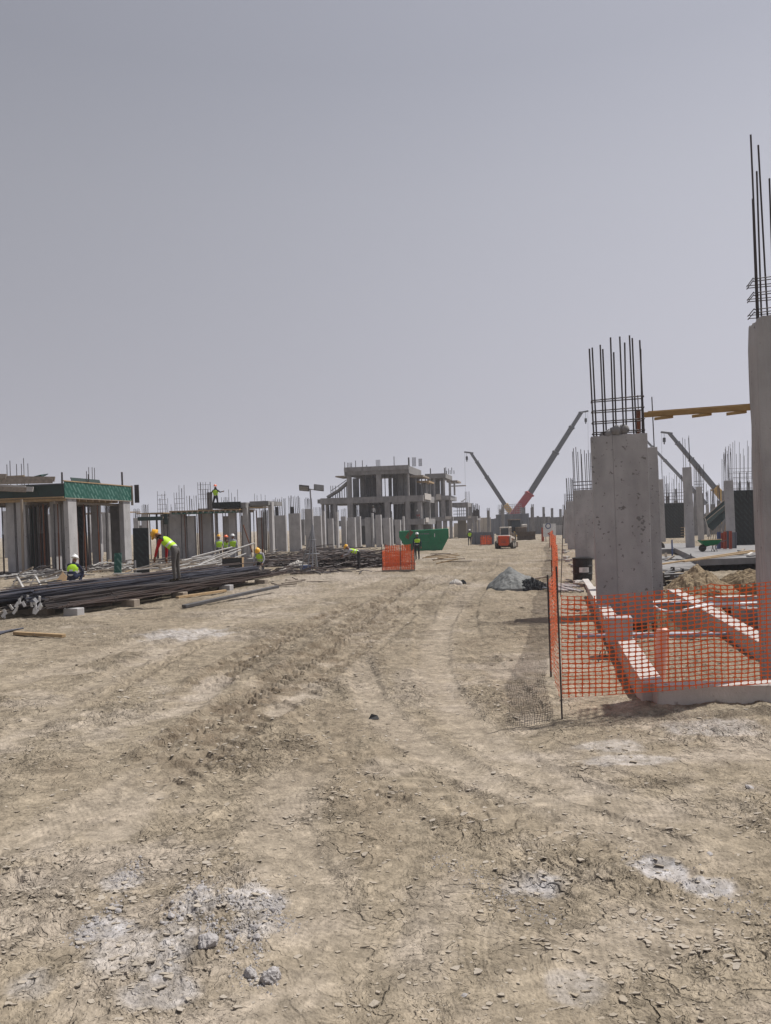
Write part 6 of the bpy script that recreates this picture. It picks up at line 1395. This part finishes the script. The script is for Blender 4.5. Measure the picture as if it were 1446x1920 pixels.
# ------------------------------------------------------------------ people
PEND = []
def person(label, base, rz, H=1.72, tilt=0, legs='stand', armL=None, armR=None, shirt='navy', sleeve=None, trousers='dark_cloth', helmet='helm_w', vest='hiviz', vest2=None, look=0, z0=0.0, twist=0):
    k = H / 1.75
    if legs == 'stand': pel = Vector((0, 0, .93)); L = [[(.10, 0, .90), (.115, .02, .50), (.125, -.02, .09), (.14, .15, .045)], [(-.10, 0, .90), (-.12, .03, .50), (-.13, -.01, .09), (-.15, .16, .045)]]
    elif legs == 'walk': pel = Vector((0, 0, .92)); L = [[(.10, 0, .89), (.11, .12, .50), (.11, .05, .09), (.12, .22, .045)], [(-.10, 0, .89), (-.11, -.05, .50), (-.12, -.28, .12), (-.13, -.12, .045)]]
    elif legs == 'spread': pel = Vector((0, -.08, .90)); L = [[(.11, -.08, .87), (.15, .02, .48), (.19, .02, .09), (.20, .19, .045)], [(-.11, -.08, .87), (-.14, -.10, .48), (-.16, -.22, .09), (-.17, -.05, .045)]]
    elif legs == 'crouch': pel = Vector((0, -.12, .34)); L = [[(.11, -.10, .33), (.24, .28, .52), (.17, .06, .09), (.19, .24, .045)], [(-.11, -.10, .33), (-.24, .28, .50), (-.17, .06, .09), (-.19, .24, .045)]]
    else: pel = Vector((0, -.05, .50)); L = [[(.11, -.05, .47), (.15, .22, .09), (.14, -.18, .09), (.14, -.30, .05)], [(-.11, -.05, .47), (-.15, .22, .09), (-.14, -.18, .09), (-.14, -.30, .05)]]
    ro = Matrix.Rotation(-tilt, 3, 'X')
    def U(x, y, z): return pel + ro @ Vector((x, y, z))
    hd = Matrix.Rotation(-tilt + look, 3, 'X'); nb = U(0, -.01, .53)
    joints = {'pelvis': pel, 'waist': U(0, .005, .17), 'chest': U(0, .01, .36), 'neck': nb, 'head0': nb + hd @ Vector((0, .015, .11)), 'head1': nb + hd @ Vector((0, .025, .215)), 'sL': U(.185, 0, .47), 'sR': U(-.185, 0, .47)}
    aL = armL or [(.06, -.04, -.28), (.07, .05, -.53)]; aR = armR or [(-.06, -.04, -.28), (-.07, .05, -.53)]
    joints['eL'] = joints['sL'] + Vector(aL[0]); joints['wL'] = joints['sL'] + Vector(aL[1]); joints['eR'] = joints['sR'] + Vector(aR[0]); joints['wR'] = joints['sR'] + Vector(aR[1])
    for s_, q in zip('LR', L):
        for n_, v in zip(('h', 'k', 'a', 't'), q): joints[n_ + s_] = Vector(v)
    rad = {'pelvis': .145, 'waist': .125, 'chest': .15, 'neck': .06, 'head0': .078, 'head1': .088, 'sL': .07, 'sR': .07, 'eL': .045, 'eR': .045, 'wL': .034, 'wR': .034, 'hL': .095, 'hR': .095, 'kL': .062, 'kR': .062, 'aL': .048, 'aR': .048, 'tL': .042, 'tR': .042}
    ed = [('pelvis', 'waist'), ('waist', 'chest'), ('chest', 'neck'), ('neck', 'head0'), ('head0', 'head1'), ('chest', 'sL'), ('chest', 'sR'), ('sL', 'eL'), ('eL', 'wL'), ('sR', 'eR'), ('eR', 'wR'), ('pelvis', 'hL'), ('hL', 'kL'), ('kL', 'aL'), ('aL', 'tL'), ('pelvis', 'hR'), ('hR', 'kR'), ('kR', 'aR'), ('aR', 'tR')]
    nm = list(joints)
    t = thing('person', label, 'person', (base[0], base[1], (base[2] if len(base) > 2 else 0) + z0), rz); t.scale = (k, k, k)
    def skin(vn, en, rd, grow=0):
        me = bpy.data.meshes.new('tmp'); me.from_pydata([joints[n_] for n_ in vn], [(vn.index(a), vn.index(b)) for a, b in en], []); o = bpy.data.objects.new('tmp', me); link(o)
        o.modifiers.new('Skin', 'SKIN'); 
        for i, n_ in enumerate(vn):
            r_ = rd[n_] + grow; me.skin_vertices[0].data[i].radius = (r_ * (1.15 if n_ in ('pelvis', 'waist', 'chest') else 1), r_ * (.82 if n_ in ('pelvis', 'waist', 'chest') else 1)); me.skin_vertices[0].data[i].use_root = (i == 0)
        s_ = o.modifiers.new('Sub', 'SUBSURF'); s_.levels = 2; s_.render_levels = 2
        return o
    b_ = skin(nm, ed, rad)
    v_ = skin(['pelvis', 'waist', 'chest', 'sL', 'sR'], [('pelvis', 'waist'), ('waist', 'chest'), ('chest', 'sL'), ('chest', 'sR')], {'pelvis': .15, 'waist': .14, 'chest': .165, 'sL': .085, 'sR': .085}, .012) if vest else None
    PEND.append((t, b_, v_, joints, dict(shirt=shirt, sleeve=sleeve or shirt, trousers=trousers, helmet=helmet, vest=vest, vest2=vest2, hd=hd, ro=ro, pel=pel)))
    return t
def finish_people():
    bpy.context.view_layer.update(); dg = bpy.context.evaluated_depsgraph_get()
    res = []
    for t, b_, v_, J, c in PEND:
        res.append((bpy.data.meshes.new_from_object(b_.evaluated_get(dg)), bpy.data.meshes.new_from_object(v_.evaluated_get(dg)) if v_ else None))
    for (t, b_, v_, J, c), (mb, mv) in zip(PEND, res):
        for o in (b_, v_):
            if o: bpy.data.objects.remove(o, do_unlink=True)
        SEG = [('pelvis', 'waist', 0), ('waist', 'chest', 0), ('chest', 'neck', 0), ('chest', 'sL', 0), ('chest', 'sR', 0), ('sL', 'eL', 1), ('eL', 'wL', 1), ('sR', 'eR', 1), ('eR', 'wR', 1), ('head0', 'head1', 3), ('hL', 'kL', 2), ('kL', 'aL', 2), ('hR', 'kR', 2), ('kR', 'aR', 2), ('aL', 'tL', 4), ('aR', 'tR', 4), ('pelvis', 'hL', 2), ('pelvis', 'hR', 2)]
        mb.materials.clear()
        for m_ in (c['shirt'], c['sleeve'], c['trousers'], 'skin', 'boots'): mb.materials.append(M[m_])
        A = np.array([J[a] for a, b, k in SEG]); B = np.array([J[b] for a, b, k in SEG]); K = [k for a, b, k in SEG]
        for p in mb.polygons:
            q = np.array(p.center); d = B - A; tt = np.clip(((q - A) * d).sum(1) / (d * d).sum(1), 0, 1); p.material_index = K[int(np.argmin((((A + d * tt[:, None]) - q) ** 2).sum(1)))]; p.use_smooth = True
        mb.name = 'body'; o = bpy.data.objects.new('body', mb); link(o); o.parent = t
        if mv:
            mv.materials.clear(); mv.materials.append(M[c['vest']]); mv.materials.append(M['refl']); mv.materials.append(M[c['vest2'] or c['vest']])
            inv = c['ro'].inverted()
            for p in mv.polygons:
                z = (inv @ (p.center - c['pel'])).z; x = abs((inv @ (p.center - c['pel'])).x); p.use_smooth = True
                p.material_index = 1 if (.04 < z < .09 or .19 < z < .24 or (.055 < x < .085 and z > .24)) else (2 if z < .24 else 0)
            # the vest stops at the hips
            bm = bmesh.new(); bm.from_mesh(mv); bmesh.ops.delete(bm, geom=[f for f in bm.faces if (inv @ (f.calc_center_median() - c['pel'])).z < -.06], context='FACES'); bm.to_mesh(mv); bm.free()
            mv.name = 'vest'; o = bpy.data.objects.new('vest', mv); link(o); o.parent = t
        # hands
        for s_ in 'LR':
            w_ = J['w' + s_]; d = (w_ - J['e' + s_]).normalized(); bm = bmesh.new(); sd = d.cross(Vector((0, 1, 0)) if abs(d.y) < .8 else Vector((1, 0, 0))).normalized(); up_ = d.cross(sd)
            bm_rod(bm, w_ - d * .02, w_ + d * .09, .030, .038, 8)
            for i in range(4):
                r_ = w_ + d * .08 + sd * (i - 1.5) * .02; le = (.065, .078, .072, .055)[i]; m1 = r_ + d * le * .55 + up_ * .01; bm_rod(bm, r_, m1, .010, .009, 5); bm_rod(bm, m1, m1 + d * le * .35 + up_ * .03, .009, .007, 5)
            th = w_ + d * .03 + sd * .03; bm_rod(bm, th, th + d * .05 + sd * .035 + up_ * .01, .012, .009, 5)
            bm_obj('hand', bm, M['skin'], t, smooth=True)
        # head gear
        h0, h1 = J['head0'], J['head1']; R3 = c['hd'].to_4x4()
        bm = bmesh.new(); bmesh.ops.create_uvsphere(bm, u_segments=20, v_segments=12, radius=.128)
        bmesh.ops.delete(bm, geom=[v for v in bm.verts if v.co.z < -.01], context='VERTS'); bmesh.ops.scale(bm, vec=(.92, 1.12, 1.0), verts=bm.verts)
        bm_box(bm, (0, .0, .118), (.03, .2, .025)); q = bmesh.ops.create_cone(bm, cap_ends=True, segments=20, radius1=.142, radius2=.135, depth=.012); bmesh.ops.scale(bm, vec=(.95, 1.22, 1), verts=q['verts']); bmesh.ops.translate(bm, vec=(0, .02, 0), verts=q['verts'])
        bmesh.ops.transform(bm, matrix=Matrix.Translation(h1 + c['hd'] @ Vector((0, .0, .02))) @ R3, verts=bm.verts); bm_obj('helmet', bm, M[c['helmet']], t, smooth=True)
        bm = bmesh.new()
        for x in (-.032, .032):
            q = bmesh.ops.create_icosphere(bm, subdivisions=1, radius=.011); bmesh.ops.translate(bm, vec=(x, .088, -.03), verts=q['verts'])
        q = bmesh.ops.create_cone(bm, cap_ends=True, segments=6, radius1=.018, radius2=.008, depth=.05); bmesh.ops.translate(bm, vec=(0, .098, -.055), verts=q['verts'])
        bm_box(bm, (0, .088, -.10), (.05, .012, .008))
        bmesh.ops.transform(bm, matrix=Matrix.Translation(h1) @ R3, verts=bm.verts); bm_obj('face', bm, M['boots'] if False else M['skin'], t, smooth=True)

person('crouching worker in white helmet and yellow and navy vest, seen from behind, at the left', G(138, 1100), R(-8), 2.0, tilt=R(22), legs='crouch', shirt='navy', sleeve='navy', trousers='navy', helmet='helm_w', vest='hiviz', vest2='navy', armL=[(.10, .12, -.22), (.02, .30, -.35)], armR=[(-.08, .12, -.22), (-.02, .3, -.35)])
pB = G(332, 1091, .72)
person('bending worker in yellow helmet, red sleeves and grey trousers, standing on the rebar stack', (pB.x, pB.y), R(80), 1.80, tilt=R(50), legs='stand', shirt='dark_cloth', sleeve='red_cloth', trousers='grey_cloth', helmet='helm_y', armL=[(.03, .02, -.30), (.02, .04, -.56)], armR=[(-.03, .10, -.27), (-.02, .18, -.52)], z0=.72, look=R(-10))
pR = AT(404, 948, O2.y + 1.2)
person('worker in green vest standing on the roof deck of the middle pavilion', (pR.x, pR.y), R(160), 1.85, legs='spread', shirt='dark_cloth', trousers='dark_cloth', helmet='helm_o', armL=[(.18, .05, -.22), (.05, .18, -.30)], armR=[(-.22, .05, -.16), (-.42, .05, -.12)], z0=z2b + .0)
person('worker with yellow helmet and back turned, left of the group under the middle pavilion', G(412, 1058), R(20), 1.86, shirt='light_cloth', trousers='grey_cloth', helmet='helm_y')
person('worker with orange helmet raising an arm, middle of the group under the pavilion', G(425, 1057), R(-60), 1.80, shirt='skin', trousers='dark_cloth', helmet='helm_o', armL=[(.15, .1, .02), (.2, .28, .1)])
person('worker with white helmet, right of the group under the middle pavilion', G(438, 1058), R(10), 1.88, shirt='light_cloth', trousers='light_cloth', helmet='helm_w')
person('kneeling worker in yellow helmet facing the camera behind the rebar stack', G(490, 1073), R(170), 1.85, tilt=R(35), legs='kneel', shirt='light_cloth', sleeve='light_cloth', trousers='dark_cloth', helmet='helm_y', look=R(-15), armL=[(.08, .04, -.26), (.02, .16, -.46)], armR=[(-.08, .04, -.26), (-.02, .16, -.46)])
person('worker in yellow helmet bending left over the rebar scrap heap', G(674, 1068), R(84), 1.66, tilt=R(72), legs='stand', shirt='light_cloth', sleeve='light_cloth', trousers='dark_cloth', helmet='helm_y', look=R(25), armL=[(.02, .12, -.22), (.0, .38, -.28)], armR=[(-.02, .14, -.22), (-.0, .40, -.30)])
person('walking man in white helmet and yellow vest, back turned, beside the orange enclosure', G(783, 1050), R(5), 1.70, legs='walk', shirt='navy', sleeve='navy', trousers='dark_cloth', helmet='helm_w', vest='hiviz', vest2='navy')
person('far worker in green vest and white helmet facing the camera left of the far barrier', G(881, 1023), R(175), 1.60, legs='stand', shirt='dark_cloth', trousers='dark_cloth', helmet='helm_w', armL=[(.1, .05, -.24), (.1, .15, -.42)])
pv = v_main.matrix_world
q = Matrix.Translation(O3) @ Matrix.Rotation(-TH, 4, 'Z') @ Vector((X3(699), .8, za))
person('small figure in a white shirt standing on the first floor of the tall villa', (q.x, q.y), R(150), 1.75, shirt='white', sleeve='white', trousers='navy', helmet='helm_w', vest=None, z0=za)
q = Matrix.Translation(O3) @ Matrix.Rotation(-TH, 4, 'Z') @ Vector((X3(787), .4, za))
person('small crouching figure on the first floor edge at the right corner of the tall villa', (q.x, q.y), R(120), 1.75, tilt=R(30), legs='crouch', shirt='white', sleeve='white', trousers='red_cloth', helmet='helm_w', vest=None, z0=za)
finish_people()

# ------------------------------------------------------------------ haze
hz = box('haze', (0, 0, 24.5), (2300, 2300, 52), bpy.data.materials.new('haze')); hz['kind'] = 'stuff'; hz['label'] = 'pale dusty haze hanging over the whole building site'
m = hz.data.materials[0]; m.use_nodes = True; n = m.node_tree.nodes; n.clear(); o_ = n.new('ShaderNodeOutputMaterial'); pv = n.new('ShaderNodeVolumePrincipled')
pv.inputs['Color'].default_value = (.86, .90, 1, 1); pv.inputs['Density'].default_value = .0005; pv.inputs['Anisotropy'].default_value = .2
m.node_tree.links.new(pv.outputs[0], o_.inputs['Volume'])
